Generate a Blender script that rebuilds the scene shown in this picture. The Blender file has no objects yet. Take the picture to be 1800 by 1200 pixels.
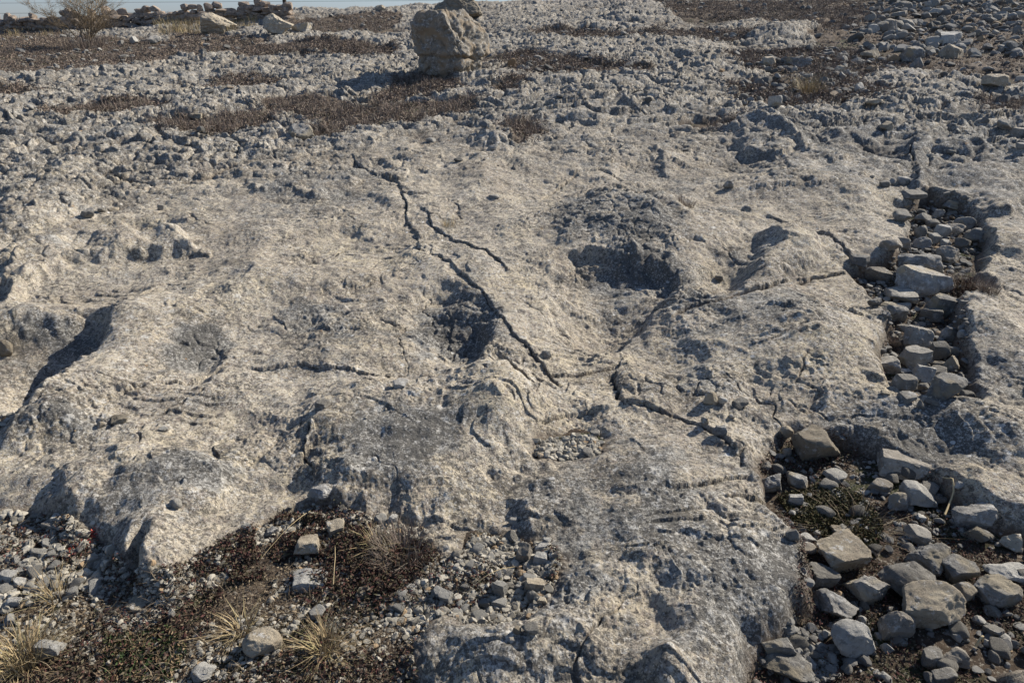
import bpy, math, random
import numpy as np
from math import radians as R
rng = np.random.default_rng(7); random.seed(7)
scene = bpy.context.scene
C = scene.collection

# ------------------------------------------------------------------ camera
CAM_H, PITCH, FPX = 1.6, 25.0, 1200.0
cam_d = bpy.data.cameras.new('camera'); cam = bpy.data.objects.new('camera', cam_d); C.objects.link(cam)
cam.location = (0, 0, CAM_H); cam.rotation_euler = (R(90 - PITCH), 0, 0)
cam_d.sensor_width = 36; cam_d.lens = 24; cam_d.clip_start = 0.05; cam_d.clip_end = 3000
scene.camera = cam
# ------------------------------------------------------------------ light
SUN_EL, SUN_AZ = 33.0, 34.0          # azimuth of the sun measured from +X towards +Y
w = bpy.data.worlds.new('World'); scene.world = w; w.use_nodes = True
nt = w.node_tree; bg = nt.nodes['Background']
sky = nt.nodes.new('ShaderNodeTexSky'); sky.sky_type = 'NISHITA'; sky.sun_disc = False
sky.sun_elevation = R(SUN_EL); sky.sun_rotation = R(90 - SUN_AZ)
sky.altitude = 900; sky.air_density = 1.0; sky.dust_density = .5; sky.ozone_density = 1.2
tint = nt.nodes.new('ShaderNodeMix'); tint.data_type = 'RGBA'; tint.blend_type = 'MULTIPLY'; tint.inputs[0].default_value = 1; gtc = nt.nodes.new('ShaderNodeTexCoord'); gsx = nt.nodes.new('ShaderNodeSeparateXYZ'); nt.links.new(gtc.outputs['Generated'], gsx.inputs[0])
gmr = nt.nodes.new('ShaderNodeMapRange'); gmr.inputs[1].default_value = .0; gmr.inputs[2].default_value = .35; nt.links.new(gsx.outputs[2], gmr.inputs[0])
gmx = nt.nodes.new('ShaderNodeMix'); gmx.data_type = 'RGBA'; gmx.inputs[6].default_value = (.43, .50, .74, 1); gmx.inputs[7].default_value = (1.0, .98, 1.02, 1)
nt.links.new(gmr.outputs[0], gmx.inputs[0]); nt.links.new(gmx.outputs[2], tint.inputs[7])
nt.links.new(sky.outputs[0], tint.inputs[6]); nt.links.new(tint.outputs[2], bg.inputs[0]); bg.inputs[1].default_value = 0.075
sd = bpy.data.lights.new('sun', 'SUN'); sun = bpy.data.objects.new('sun', sd); C.objects.link(sun)
sd.energy = 4.4; sd.angle = R(0.5); sd.color = (1.0, 0.925, 0.815)
sun.rotation_euler = (R(90 - SUN_EL), 0, R(90 + SUN_AZ))
scene.view_settings.view_transform = 'Standard'; scene.view_settings.look = 'None'
scene.view_settings.exposure = 0.90; scene.view_settings.gamma = 1.0
scene.view_settings.use_curve_mapping = False

# ------------------------------------------------------------------ noise
_t = np.random.default_rng(11)
GA = _t.uniform(0, 2*np.pi, (256, 256)).astype(np.float32)
GX, GY = np.cos(GA), np.sin(GA)
JX = _t.uniform(0.08, .92, (256, 256)).astype(np.float32); JY = _t.uniform(.08, .92, (256, 256)).astype(np.float32)
JV = _t.uniform(0, 1, (256, 256)).astype(np.float32)
def perlin(x, y, s=0):
    x = x + s*17.31; y = y + s*9.73
    xi = np.floor(x).astype(np.int64); yi = np.floor(y).astype(np.int64)
    xf = x - xi; yf = y - yi
    u = xf*xf*xf*(xf*(xf*6-15)+10); v = yf*yf*yf*(yf*(yf*6-15)+10)
    x0 = (xi + s*37) & 255; x1 = (x0+1) & 255; y0 = (yi + s*59) & 255; y1 = (y0+1) & 255
    a = GX[x0, y0]*xf + GY[x0, y0]*yf; b = GX[x1, y0]*(xf-1) + GY[x1, y0]*yf
    c = GX[x0, y1]*xf + GY[x0, y1]*(yf-1); d = GX[x1, y1]*(xf-1) + GY[x1, y1]*(yf-1)
    return ((a + u*(b-a)) + v*((c + u*(d-c)) - (a + u*(b-a))))*1.5
def fbm(x, y, o=4, s=0, g=.5, l=2.03):
    t = 0; a = 1
    for k in range(o):
        t = t + a*perlin(x, y, s+k); a *= g; x = x*l; y = y*l
    return t
def worley(x, y, s=0):
    xi = np.floor(x).astype(np.int64); yi = np.floor(y).astype(np.int64)
    f1 = np.full(x.shape, 9., np.float32); f2 = f1.copy(); idv = np.zeros(x.shape, np.float32)
    for i in (-1, 0, 1):
        for j in (-1, 0, 1):
            a = (xi+i+s*31) & 255; b = (yi+j+s*53) & 255
            d = (xi+i+JX[a, b]-x)**2 + (yi+j+JY[a, b]-y)**2
            m = d < f1
            f2 = np.where(m, f1, np.minimum(f2, d)); idv = np.where(m, JV[a, b], idv); f1 = np.where(m, d, f1)
    return np.sqrt(f1), np.sqrt(f2), idv
def sst(a, b, x):
    t = np.clip((x-a)/(b-a), 0, 1); return t*t*(3-2*t)
def noise3(P, f, s=0):
    x, y, z = P[:, 0]*f+50, P[:, 1]*f+50, P[:, 2]*f+50
    return (perlin(x+z*.37, y-z*.51, s) + perlin(y+x*.41, z+x*.2, s+1) + perlin(z-y*.33, x+y*.3, s+2))*.6

# ------------------------------------------------------------------ ground shape
def sp(t, k): return .5*(t+np.sqrt(t*t+k*k))
def z0(X, Y):
    s = .085 + .045*np.clip(X/(np.abs(Y)+3), -1.2, 1.2)
    return s*sp(Y-3, 2)*1.0 - .22*sp(Y-33, 2)
cp, sn = math.cos(R(PITCH)), math.sin(R(PITCH))
def ray(px, py):
    u = (np.asarray(px, float)-900)/FPX; v = (600-np.asarray(py, float))/FPX
    return u, cp + v*sn, -sn + v*cp
def W(px, py):                       # photo point -> ground map point on the mean ground
    dx, dy, dz = ray(px, py)
    ts = np.geomspace(.8, 60, 700)
    X = dx*ts; Y = dy*ts; Z = CAM_H + dz*ts
    b = np.nonzero(Z < z0(X, Y))[0]
    k = b[0] if len(b) else 699
    return float(X[k]), float(Y[k])
def WL(pts): return np.array([W(*p) for p in pts])
def segdist(X, Y, P):
    best = np.full(X.shape, 1e9, np.float32); side = np.zeros(X.shape, np.float32); par = np.zeros(X.shape, np.float32)
    n = len(P)-1
    for i in range(n):
        ax, ay = P[i]; bx, by = P[i+1]; ux, uy = bx-ax, by-ay; L = ux*ux+uy*uy+1e-9
        t = np.clip(((X-ax)*ux+(Y-ay)*uy)/L, 0, 1)
        ex = X-ax-t*ux; ey = Y-ay-t*uy; d = ex*ex+ey*ey
        m = d < best
        best = np.where(m, d, best); side = np.where(m, (ux*(Y-ay)-uy*(X-ax))/(math.sqrt(L)*np.sqrt(d)+1e-6), side); par = np.where(m, (i+t)/n, par)
    return np.sqrt(best), side, par
def polysd(X, Y, P):                 # signed distance, positive inside
    Q = np.vstack([P, P[:1]]); d, _, _ = segdist(X, Y, Q)
    ins = np.zeros(X.shape, bool)
    for i in range(len(P)):
        x1, y1 = Q[i]; x2, y2 = Q[i+1]
        c = (y1 > Y) != (y2 > Y)
        ins ^= c & (X < (x2-x1)*(Y-y1)/(y2-y1+1e-12)+x1)
    return np.where(ins, d, -d)
def inbox(X, Y, P, m):
    a = P.min(0)-m; b = P.max(0)+m
    return (X > a[0]) & (X < b[0]) & (Y > a[1]) & (Y < b[1])
HF = []                              # height features
def G(cx, cy, rx, ry, h, p=2.0):     # smooth swell or hollow
    x, y = W(cx, cy); x2, _ = W(cx+rx, cy); ya = W(cx, cy-ry)[1]; yb = W(cx, cy+ry)[1]
    HF.append(('g', x, y, abs(x2-x), abs(ya-yb)/2, h, p))
def RG(pts, h, wl, wr): HF.append(('r', WL(pts), h, wl, wr))      # crest with a steep and a gentle side
def PR(pts, h, w_): HF.append(('p', WL(pts), h, w_))      # raised or sunk plateau
def CR(pts, dep, wd): HF.append(('c', WL(pts), dep, wd))          # crack
def DR(pts, dep, w): HF.append(('d', WL(pts), dep, w))            # region lowered by dep
# swells and hollows of the pavement
G(60, 655, 100, 55, -.13); G(40, 560, 90, 30, .05)
RG([(250,538),(212,562),(185,610),(160,655),(115,702),(60,765),(10,820)], .14, .32, .09)
G(330, 560, 90, 45, .05); G(330, 640, 60, 30, -.03); G(240, 660, 60, 40, .05)
G(260, 845, 110, 60, .07); RG([(345,800),(385,845),(380,880),(360,920)], .05, .03, .25)
G(400, 760, 70, 60, -.03); G(270, 970, 50, 50, .08); G(244, 990, 12, 26, -.15)
RG([(90,825),(125,855),(128,880),(118,905)], .03, .22, .02); G(60, 850, 60, 35, .02)
PR([(552,765),(575,722),(620,700),(700,684),(790,656),(840,648),(900,668),(950,705),(945,760),(900,830),(820,880),(650,885),(570,850)], .05, .15); RG([(562,745),(578,720),(610,704),(700,684),(790,656),(850,647),(900,668),(945,700)], .045, .09, .22); PR([(780,690),(840,655),(900,668),(945,710),(900,770),(820,760)], .03, .12)
G(720, 770, 150, 60, .05); G(880, 730, 70, 60, .06); G(720, 655, 140, 22, -.04); G(530, 690, 110, 50, -.03)
G(880, 600, 60, 50, .05); G(760, 560, 110, 50, -.02); G(820, 585, 50, 35, -.05); RG([(850,560),(865,610),(852,640)], .06, .25, .03)
G(600, 590, 90, 50, .03); G(520, 500, 120, 40, .04); G(640, 440, 100, 30, -.04); G(560, 350, 130, 30, .05)
RG([(450,475),(440,495),(415,520)], .04, .2, .03)
G(1060, 550, 75, 38, -.06); G(1040, 590, 70, 40, -.03); PR([(985,440),(1000,370),(1080,330),(1200,350),(1290,420),(1255,480),(1200,570),(1150,585),(1125,530),(1095,485),(1040,462)], .04, .14)
PR([(1005,452),(1060,452),(1120,468),(1182,478),(1165,530),(1130,565),(1080,600),(1010,590),(970,530)], -.10, .08); G(990, 590, 70, 50, -.035)
G(1120, 400, 120, 45, .08); G(930, 470, 80, 50, -.04); G(900, 350, 120, 25, -.04)
G(1270, 490, 55, 22, -.09); RG([(1320,420),(1360,432),(1385,452),(1345,480),(1310,505)], .07, .14, .05)
G(1450, 430, 110, 30, .06); G(1420, 610, 130, 70, .12); RG([(1190,572),(1260,540),(1340,514),(1440,488)], .025, .06, .25)
G(1180, 640, 60, 50, -.06); G(1090, 680, 60, 30, -.03); G(1240, 680, 60, 30, .05)
RG([(1090,722),(1160,728),(1215,742),(1250,770),(1290,800),(1325,835)], .05, .30, .05)
G(1160, 830, 170, 60, .06); G(1000, 785, 75, 26, -.05); G(1260, 1000, 110, 80, .04); G(1010, 960, 90, 90, -.01)
RG([(1112,960),(1128,1010),(1140,1050),(1180,1100),(1190,1150),(1165,1200),(1140,1260)], .055, .30, .06); G(1150, 1095, 45, 70, -.04); G(1165, 1200, 40, 40, .05)
G(880, 1150, 130, 45, .07); G(1020, 1120, 70, 60, .03); RG([(940,880),(930,915)], .03, .1, .03); G(850, 870, 60, 50, -.03)
G(1450, 330, 130, 50, .13); RG([(1290,232),(1330,232),(1400,262),(1440,290)], .10, .30, .06); G(1300, 290, 60, 22, -.07)
G(1520, 265, 60, 18, -.08); G(1590, 290, 60, 30, .0); RG([(1600,250),(1606,350)], .06, .25, .03)
G(1700, 270, 100, 20, .08); G(1730, 330, 90, 22, .12); G(1680, 345, 70, 14, -.07); G(1760, 430, 80, 30, .08); G(1780, 600, 70, 90, .10)
RG([(1420,692),(1500,712),(1560,725),(1650,735),(1720,720)], .07, .14, .30); G(1660, 800, 90, 30, -.02); G(1780, 780, 100, 60, .10)
G(170, 440, 80, 12, -.05); G(260, 410, 70, 16, -.05); RG([(0,505),(50,470),(90,446),(170,432),(250,440),(320,425)], .07, .12, .12); G(120, 520, 110, 18, -.05)
G(60, 380, 90, 30, .08); G(120, 330, 60, 18, .05); G(260, 360, 80, 14, -.04); G(180, 270, 90, 18, -.02)
RG([(790,292),(830,275),(842,330),(835,360)], .05, .25, .18); G(960, 310, 90, 20, -.05); G(1010, 250, 80, 18, .05)
G(875, 248, 30, 10, .12); RG([(850,262),(885,268),(905,258)], .03, .1, .05); G(740, 250, 70, 12, -.05); G(520, 262, 60, 8, .03)
G(1150, 300, 60, 16, -.05); RG([(1130,265),(1170,280),(1190,310)], .05, .2, .04); G(1040, 190, 140, 20, .12); G(1180, 165, 120, 16, .06)
G(150, 180, 160, 22, .12); G(420, 170, 120, 15, .10); G(620, 140, 120, 16, .05); G(1020, 90, 80, 12, .10); G(1200, 95, 130, 14, .18); G(1370, 70, 60, 10, .15)
G(1700, 160, 100, 12, .08); G(560, 80, 90, 8, .12); G(1120, 20, 60, 10, .25)
PR([(930,830),(1000,808),(1100,770),(1200,750),(1290,800),(1350,880),(1395,960),(1395,1060),(1330,1120),(1180,1100),(1140,1010),(1090,930),(1000,900)], .015, .2)
PR([(170,850),(220,790),(300,775),(350,800),(385,850),(350,930),(300,1000),(240,1010),(180,950),(160,890)], .02, .12)
PR([(395,850),(470,840),(560,850),(540,880),(430,920),(380,960),(350,930)], -.03, .06)
PR([(700,520),(790,500),(860,545),(870,610),(835,640),(770,610),(720,570)], -.045, .07)
PR([(300,600),(350,590),(395,640),(380,680),(330,660)], -.03, .09)
PR([(1320,420),(1400,425),(1440,455),(1350,495),(1300,520),(1290,490),(1340,460)], .05, .06)
PR([(1290,235),(1330,225),(1420,262),(1360,282),(1300,268)], .07, .07)
PR([(1610,370),(1600,330),(1700,310),(1900,300),(1900,380),(1760,385),(1730,360)], .07, .12)
PR([(400,310),(520,285),(620,300),(640,330),(560,350),(440,340)], .04, .08)
PR([(590,345),(640,340),(665,362),(640,385),(600,370)], -.03, .05)
PR([(0,500),(50,462),(130,425),(240,428),(320,415),(330,440),(240,460),(120,470),(60,500),(20,530)], .085, .06)
PR([(0,300),(120,290),(180,330),(150,370),(60,420),(0,430)], .06, .12)
PR([(700,335),(740,335),(775,345),(740,352)], .02, .03)
PR([(-60,600),(60,575),(150,562),(188,562),(165,610),(140,650),(100,700),(40,722),(-60,705)], -.09, .09)
for kx, ky, kr in ((1030,345,20),(1055,352,22),(1080,362,20),(1100,375,18),(1130,380,22),(1150,395,20),(1190,382,22),(1210,400,18),(1060,372,16),(1165,372,16),(1120,452,16),(1150,462,14),(1175,458,14),(1185,488,12),(40,445,20),(75,432,22),(100,455,18),(30,478,20),(60,490,16),(215,455,18),(300,425,16),(870,238,16),(900,245,14)):
    G(kx, ky, kr*.75, kr*.55, .045)
# cracks
CR([(628,275),(640,288),(662,312),(690,325),(700,345),(722,388),(742,412)], .05, .012)
CR([(742,412),(755,440),(800,468),(825,500),(852,528),(888,570),(930,612),(962,645),(985,680)], .03, .008)
CR([(745,370),(782,402),(830,430),(852,447),(885,482)], .035, .010)
CR([(175,308),(215,318),(262,324),(335,318),(362,308),(420,290),(480,278),(565,270)], .09, .042)
CR([(335,318),(372,302),(405,294)], .08, .06)
CR([(1190,572),(1235,550),(1280,532),(1345,512),(1395,496),(1440,488),(1500,484)], .13, .034)
CR([(1345,388),(1395,412),(1450,436),(1480,447),(1520,475)], .07, .022)
CR([(975,658),(1020,655),(1068,640)], .05, .014); CR([(1084,625),(1076,650),(1080,700),(1090,722)], .05, .014)
CR([(1090,722),(1160,728),(1215,742),(1248,766),(1292,802)], .09, .020)
CR([(845,640),(880,652),(910,668),(945,695)], .04, .010)
CR([(455,648),(520,646),(600,652),(650,662),(720,660),(800,645)], .012, .008)
CR([(1606,245),(1604,300),(1608,345)], .08, .022)
CR([(700,345),(740,345),(775,342)], .03, .016)
CR([(600,512),(560,516),(640,508),(665,498)], .02, .008)
CR([(280,690),(330,680),(372,662),(410,640)], .02, .008)
CR([(0,655),(50,640),(90,645),(120,650)], .03, .01); CR([(0,690),(30,675),(40,670)], .03, .01)
CR([(185,730),(230,712),(280,705)], .03, .009)

CR([(960,345),(1010,300),(1060,296),(1110,322)], .03, .012)
CR([(1270,895),(1320,880),(1390,870)], .012, .005); CR([(1180,885),(1250,860),(1310,850)], .010, .005)
CR([(950,760),(1000,735),(1060,728)], .02, .008)
CR([(560,760),(542,800),(552,850)], .02, .008)
CR([(460,292),(500,285),(545,275)], .08, .04)
CR([(1700,505),(1760,512),(1800,525)], .04, .018)
# pockets of soil, stones and scrub (map polygon, depth, edge width, soil level below rock)
POCK = {
 'lowleft': ([(-420,895),(0,902),(60,900),(130,925),(190,962),(232,1012),(268,1032),(300,1022),(350,985),(400,950),(470,915),(545,880),(590,885),(640,905),(700,905),(745,925),(768,965),(800,990),(830,932),(880,935),(960,950),(988,985),(975,1030),(960,1070),(930,1108),(850,1112),(770,1085),(725,1130),(738,1200),(735,1330),(0,1400),(-500,1300)], .055, .10, .022),
 'lowright': ([(1365,760),(1420,748),(1500,768),(1560,795),(1640,820),(1690,860),(1740,900),(1800,930),(1950,980),(2050,1150),(1800,1165),(1700,1225),(1640,1300),(1320,1300),(1316,1200),(1325,1130),(1385,1095),(1402,1000),(1392,930),(1350,880),(1322,832)], .14, .09, .07),
 'trench': ([(1580,365),(1640,345),(1715,368),(1732,420),(1700,470),(1745,500),(1690,540),(1700,600),(1716,690),(1640,712),(1570,692),(1545,640),(1555,590),(1540,545),(1525,500),(1500,478),(1540,468),(1590,430),(1600,400)], .14, .07, .07),
 'hollow': ([(938,775),(980,762),(1040,760),(1062,775),(1055,800),(1020,808),(960,808),(938,795)], .035, .08, .02),
 'edge': ([(-60,695),(20,700),(48,705),(40,745),(0,765),(-60,775)], .02, .08, .20),
 'f1': ([(-150,72),(60,55),(150,65),(260,75),(330,85),(300,100),(270,118),(150,130),(60,138),(-150,138)], .035, .14, .008),
 'f2': ([(330,55),(400,70),(470,75),(420,95),(330,100),(260,90)], .035, .14, .008),
 'f3': ([(400,86),(560,80),(700,90),(690,100),(560,101),(430,102)], .035, .14, .008),
 'f4': ([(355,152),(420,135),(500,145),(470,158),(390,160)], .035, .14, .008),
 'f5': ([(80,202),(190,188),(300,185),(260,200),(120,210)], .035, .14, .008),
 'f6': ([(265,217),(400,210),(480,198),(500,195),(480,220),(400,235),(300,240)], .035, .14, .008),
 'f7': ([(470,180),(560,175),(620,190),(700,188),(830,178),(835,195),(740,212),(640,225),(590,243),(555,242),(560,215),(480,200)], .035, .14, .008),
 'f8': ([(700,142),(760,137),(820,150),(800,163),(700,178),(650,180),(690,160)], .035, .14, .008),
 'f9': ([(860,165),(920,140),(915,150),(880,175)], .035, .14, .008),
 'f10': ([(870,100),(930,93),(1000,105),(1060,122),(1150,126),(1130,138),(1000,142),(900,122)], .035, .14, .008),
 'f11': ([(890,222),(930,222),(945,232),(930,256),(905,252)], .035, .14, .008),
 'f12': ([(900,62),(1000,56),(1100,62),(1230,52),(1350,60),(1300,75),(1130,74),(950,76)], .035, .14, .008),
 'f13': ([(1080,6),(1250,3),(1480,2),(1560,20),(1480,60),(1400,50),(1350,36),(1200,34)], .035, .14, .008),
 'f14': ([(1285,152),(1370,145),(1450,136),(1560,160),(1540,180),(1400,192),(1300,182)], .035, .14, .008),
 'f15': ([(1430,60),(1600,-30),(2200,-60),(2200,150),(1760,150),(1640,130),(1540,125),(1450,105)], .035, .14, .008),
 'f16': ([(1670,186),(1740,178),(1950,180),(1950,212),(1750,205)], .035, .14, .008),
 'f17': ([(1270,98),(1380,90),(1500,85),(1590,120),(1480,145),(1330,124)], .035, .14, .008),
 'f18': ([(560,32),(700,26),(690,52),(600,60),(500,60),(500,45)], .035, .14, .008),
 'f19': ([(980,205),(1060,215),(1040,222),(980,214)], .035, .14, .008),
 'f20': ([(-80,155),(20,150),(70,165),(20,175),(-80,185)], .035, .14, .008),
 'f21': ([(1200,225),(1260,215),(1330,208),(1320,222),(1240,236)], .07, .08, .02),
}
for k in POCK: POCK[k] = (WL(POCK[k][0]),)+POCK[k][1:]
DROP = {'f19'}
for k in DROP: POCK.pop(k)

def rough_w(X, Y):
    r = np.hypot(X, Y)
    w_ = sst(6.2, 8.6, r + 1.8*perlin(X*.35, Y*.35, 3) - .5*sst(0, 3, X))
    w_ = w_*(1-.75*np.exp(-((X-1.6)/1.6)**2-((Y-8.2)/1.3)**2))
    for cx, cy, rx, ry, a in ROUGH:
        w_ = np.maximum(w_, a*np.exp(-(((X-cx)/rx)**2+((Y-cy)/ry)**2)**2))
    return w_
ROUGH = []
for px, py, rx, ry, a in [(810,575,70,60,.8),(1080,370,110,50,.75),(1130,450,70,40,.9),(60,460,120,35,.8),(60,360,160,60,.6),
                          (1640,260,300,60,.55),(350,620,60,40,.5),(540,300,130,40,.5),(1180,690,110,30,.7),(1310,290,80,50,.6),
                          (880,245,60,20,.9),(1200,520,60,50,.5),(1600,770,180,30,.4),(900,1160,140,50,.35),(120,760,120,60,.5),(690,300,60,30,.4)]:
    x, y = W(px, py); x2, _ = W(px+rx, py); ya = W(px, py-ry)[1]; yb = W(px, py+ry)[1]
    ROUGH.append((x, y, abs(x2-x), abs(ya-yb)/2, a))

def terrain(X, Y):
    r = np.hypot(X, Y); base = z0(X, Y)
    wa = np.clip(.016*r, .01, .35)
    wx = wa*(fbm(X*2.2/np.sqrt(r*.3+.3), Y*2.2/np.sqrt(r*.3+.3), 3, 5)) + .004*perlin(X*30, Y*30, 8)
    wy = wa*(fbm(X*2.2/np.sqrt(r*.3+.3), Y*2.2/np.sqrt(r*.3+.3), 3, 15)) + .004*perlin(X*30, Y*30, 9)
    Xw = X+wx; Yw = Y+wy
    h = np.zeros_like(X); crk = np.zeros_like(X)
    for f in HF:
        if f[0] == 'g':
            _, cx, cy, rx, ry, a, p = f
            m = (np.abs(Xw-cx) < 2.4*rx) & (np.abs(Yw-cy) < 2.4*ry)
            q = ((Xw[m]-cx)/rx)**2+((Yw[m]-cy)/ry)**2
            h[m] += .9*a*np.exp(-q)
        elif f[0] == 'p':
            _, P, a, wd = f
            m = inbox(Xw, Yw, P, 2*wd)
            if not m.any(): continue
            h[m] += a*sst(-wd, wd, polysd(Xw[m], Yw[m], P)+.7*wd*perlin(X[m]*4.5, Y[m]*4.5, 24)+.35*wd*perlin(X[m]*15, Y[m]*15, 25))
        elif f[0] == 'r':
            _, P, a, wl, wr = f
            m = inbox(Xw, Yw, P, 2.5*max(wl, wr))
            if not m.any(): continue
            d, s, t = segdist(Xw[m], Yw[m], P)
            sb = np.clip(s*1.0, -1, 1); ww = wr+(wl-wr)*(sb+1)/2
            endf = sst(-.1, .4, t)*(1-sst(.8, 1.05, t)); 
            h[m] += .85*a*(.25+.75*endf)*np.exp(-(d/ww)**1.6)
        else:
            _, P, a, wd = f
            m = inbox(Xw, Yw, P, .3)
            if not m.any(): continue
            jx = .006*perlin(X[m]*14, Y[m]*14, 21)+.005*perlin(X[m]*50, Y[m]*50, 22)
            d, s, t = segdist(Xw[m]+jx, Yw[m]+jx, P)
            ww = wd*(.30+.5*np.abs(perlin(X[m]*9, Y[m]*9, 23)))*np.clip(np.minimum(t, 1-t)*8+.2, .2, 1)*.75
            g = np.exp(-(d/ww)**2)
            a = a*(.15+.85*sst(-.3, .3, perlin(X[m]*3.3, Y[m]*3.3, 27)))
            h[m] -= a*g - .008*np.exp(-(d/.05)**2)*s; crk[m] = np.maximum(crk[m], g*min(.95, .45+5*f[2]))
    # broad undulation
    sc = np.clip(1/(1+.12*np.maximum(r-4, 0)), .35, 1)
    h += .045*fbm(X*1.15, Y*1.15, 2, 31) + .012*fbm(X*5, Y*5, 3, 41)
    far = sst(7, 16, r)
    h += far*.16*fbm(X*.33, Y*.33, 3, 45)
    rw = rough_w(X, Y)
    # knobbly karst
    nx = X + .05*perlin(X*5, Y*5, 51); ny = Y + .05*perlin(X*5, Y*5, 52)
    f1, f2, idc = worley(nx*2.7, ny*3.1, 1)
    k1 = np.sqrt(np.clip(1-(f1/.8)**2, 0, 1)); e1 = f2-f1
    g1, g2, idd = worley(nx*9+7, ny*9, 2)
    k2 = np.sqrt(np.clip(1-(g1/.85)**2, 0, 1)); e2 = g2-g1
    km = .25+.95*sst(-.25, .35, perlin(X*.55, Y*.8, 125)+.2*perlin(X*1.7, Y*1.7, 126))
    h += rw*km*(1-.58*sst(7, 9, r))*(sst(4.5, 8, r)*.085*(k1**.7*(.3+.9*idc)-.45) + .014*(k2*(.3+idd)-.5)*(.5+1.2*np.abs(perlin(X*1.1, Y*1.1, 66))) - .022*np.abs(perlin(X*6, Y*6, 61)) + .007*fbm(X*18, Y*18, 3, 63) + .05*perlin(X*1.6, Y*1.6, 65))
    h -= rw*.035*(1-sst(0, .16, e1))*sst(4.5, 8, r) + rw*.015*(1-sst(0, .2, e2))
    # larger broken beds further off
    tb = fbm(X*.42+.15*perlin(X*2, Y*2, 121), Y*.75+.12*perlin(X*2.5, Y*2.5, 123), 3, 122)*3.2; tq = tb-np.floor(tb)
    h += sst(6, 10, r)*.10*(sst(.0, .16, tq)-tq)
    # fine grain: flakes, pits and scallops
    near = 1-sst(9, 16, r)
    p1, p2, idp = worley(X*38, Y*38, 3)
    pitm = sst(-.2, .5, perlin(X*2.5, Y*2.5, 71)+.35*rw)
    h -= near*(.0012+.003*pitm)*sst(.45, .05, p1)*(idp > .35)
    q1, q2, idq = worley(X*14+.5*perlin(X*20, Y*20, 72), Y*14, 4)
    h += near*.006*(idq-.5)*sst(0, .25, q2-q1)
    h += near*(.0015+.0026*pitm)*fbm(X*34, Y*34, 3, 73, .6)
    # small ledges: stepped weathering of thin beds
    tn = fbm(X*1.1+.25*perlin(X*4, Y*4, 101), Y*1.7, 3, 102)*3.2+.10*perlin(X*22, Y*22, 103); tf = tn-np.floor(tn)
    lm = sst(-.1, .35, perlin(X*1.3, Y*1.3, 105)+.5*rw)
    h += .011*lm*(sst(.0, .10, tf)-tf)
    # hairline joints
    j1, j2, jd = worley(X*1.5+.22*perlin(X*3, Y*3, 106)+.05*perlin(X*14, Y*14, 107), Y*1.5+.22*perlin(X*3, Y*3, 108)+.05*perlin(X*14, Y*14, 109), 6)
    jm = sst(.05, .4, perlin(X*1.2, Y*1.2, 110))*near; jc = sst(.022, .004, j2-j1)*jm
    h -= .012*jc; crk = np.maximum(crk, jc*.55)
    # lumps and small scooped hollows
    u1, u2, ud = worley(X*4.2+.3*perlin(X*6, Y*6, 111), Y*4.2+.3*perlin(X*6, Y*6, 112), 7)
    um = (ud > .62)*sst(.55, .1, u1)*near; ul = (ud < .25)*np.sqrt(np.clip(1-(u1/.5)**2, 0, 1))*near
    h += -.016*um*(.4+pitm) + .018*ul*(.3+pitm)
    st = perlin(X*6+.4*perlin(X*10, Y*10, 75), Y*6, 76)
    h += .012*(1-np.abs(st)*2)*near*.6
    rockrel = h.copy()
    soil = np.full(X.shape, -9., np.float32); inp = np.zeros(X.shape, np.float32)
    for k, (P, dep, ew, lv) in POCK.items():
        m = inbox(Xw, Yw, P, .6)
        if not m.any(): continue
        sdv = polysd(Xw[m], Yw[m], P)
        e = sst(-ew*.6, ew, sdv + .5*ew*perlin(X[m]*8, Y[m]*8, 81))
        flat = np.maximum(e, 0)
        h[m] = h[m]*(1-(.75 if k[0] != 'f' else .3)*flat) - dep*e
        inp[m] = np.maximum(inp[m], sst(-.04, .03, sdv))
        fz = (.05*fbm(X[m]*1.3, Y[m]*1.3, 3, 85) if k[0] == 'f' else 0)
        q = np.where(sdv > -.35, -lv + fz + .010*fbm(X[m]*6, Y[m]*6, 3, 83)-.25*np.maximum(-sdv, 0), -9)
        soil[m] = np.maximum(soil[m], q)
    return base+h, base+soil, rockrel, rw, crk, inp, e1, e2

# polar grid round the viewer
th = np.concatenate([np.linspace(-180, -80, 26)[:-1], np.linspace(-80, -41, 130)[:-1], np.linspace(-41, 41, 1180), np.linspace(41, 80, 130)[1:], np.linspace(80, 180, 26)[1:]])
th = np.radians(th)
rr = np.concatenate([[.02, .15], np.geomspace(.3, 1.05, 50)[:-1], np.geomspace(1.05, 6, 820)[:-1], np.geomspace(6, 45, 620)[:-1], np.geomspace(45, 900, 40)])
NT, NR = len(th), len(rr)
TT, RR = np.meshgrid(th, rr)
GXX = (np.sin(TT)*RR).astype(np.float32); GYY = (np.cos(TT)*RR).astype(np.float32)
def blockwise(X, Y):
    outs = []
    for i in range(0, X.shape[0], 100): outs.append(terrain(X[i:i+100], Y[i:i+100]))
    return [np.concatenate([o[k] for o in outs]) for k in range(8)]
ZR, ZS, REL, RWT, CRK, INP, E1, E2 = blockwise(GXX, GYY)
ZT = np.maximum(ZR, np.where(ZS > -5, ZS, -99))
def lookup(X, Y, A=None):
    A = ZT if A is None else A
    r = np.hypot(X, Y); t = np.arctan2(X, Y)
    i = np.clip(np.searchsorted(rr, r)-1, 0, NR-2); j = np.clip(np.searchsorted(th, t)-1, 0, NT-2)
    a = np.clip((r-rr[i])/(rr[i+1]-rr[i]), 0, 1); b = np.clip((t-th[j])/(th[j+1]-th[j]), 0, 1)
    return (A[i, j]*(1-a)+A[i+1, j]*a)*(1-b)+(A[i, j+1]*(1-a)+A[i+1, j+1]*a)*b
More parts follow.
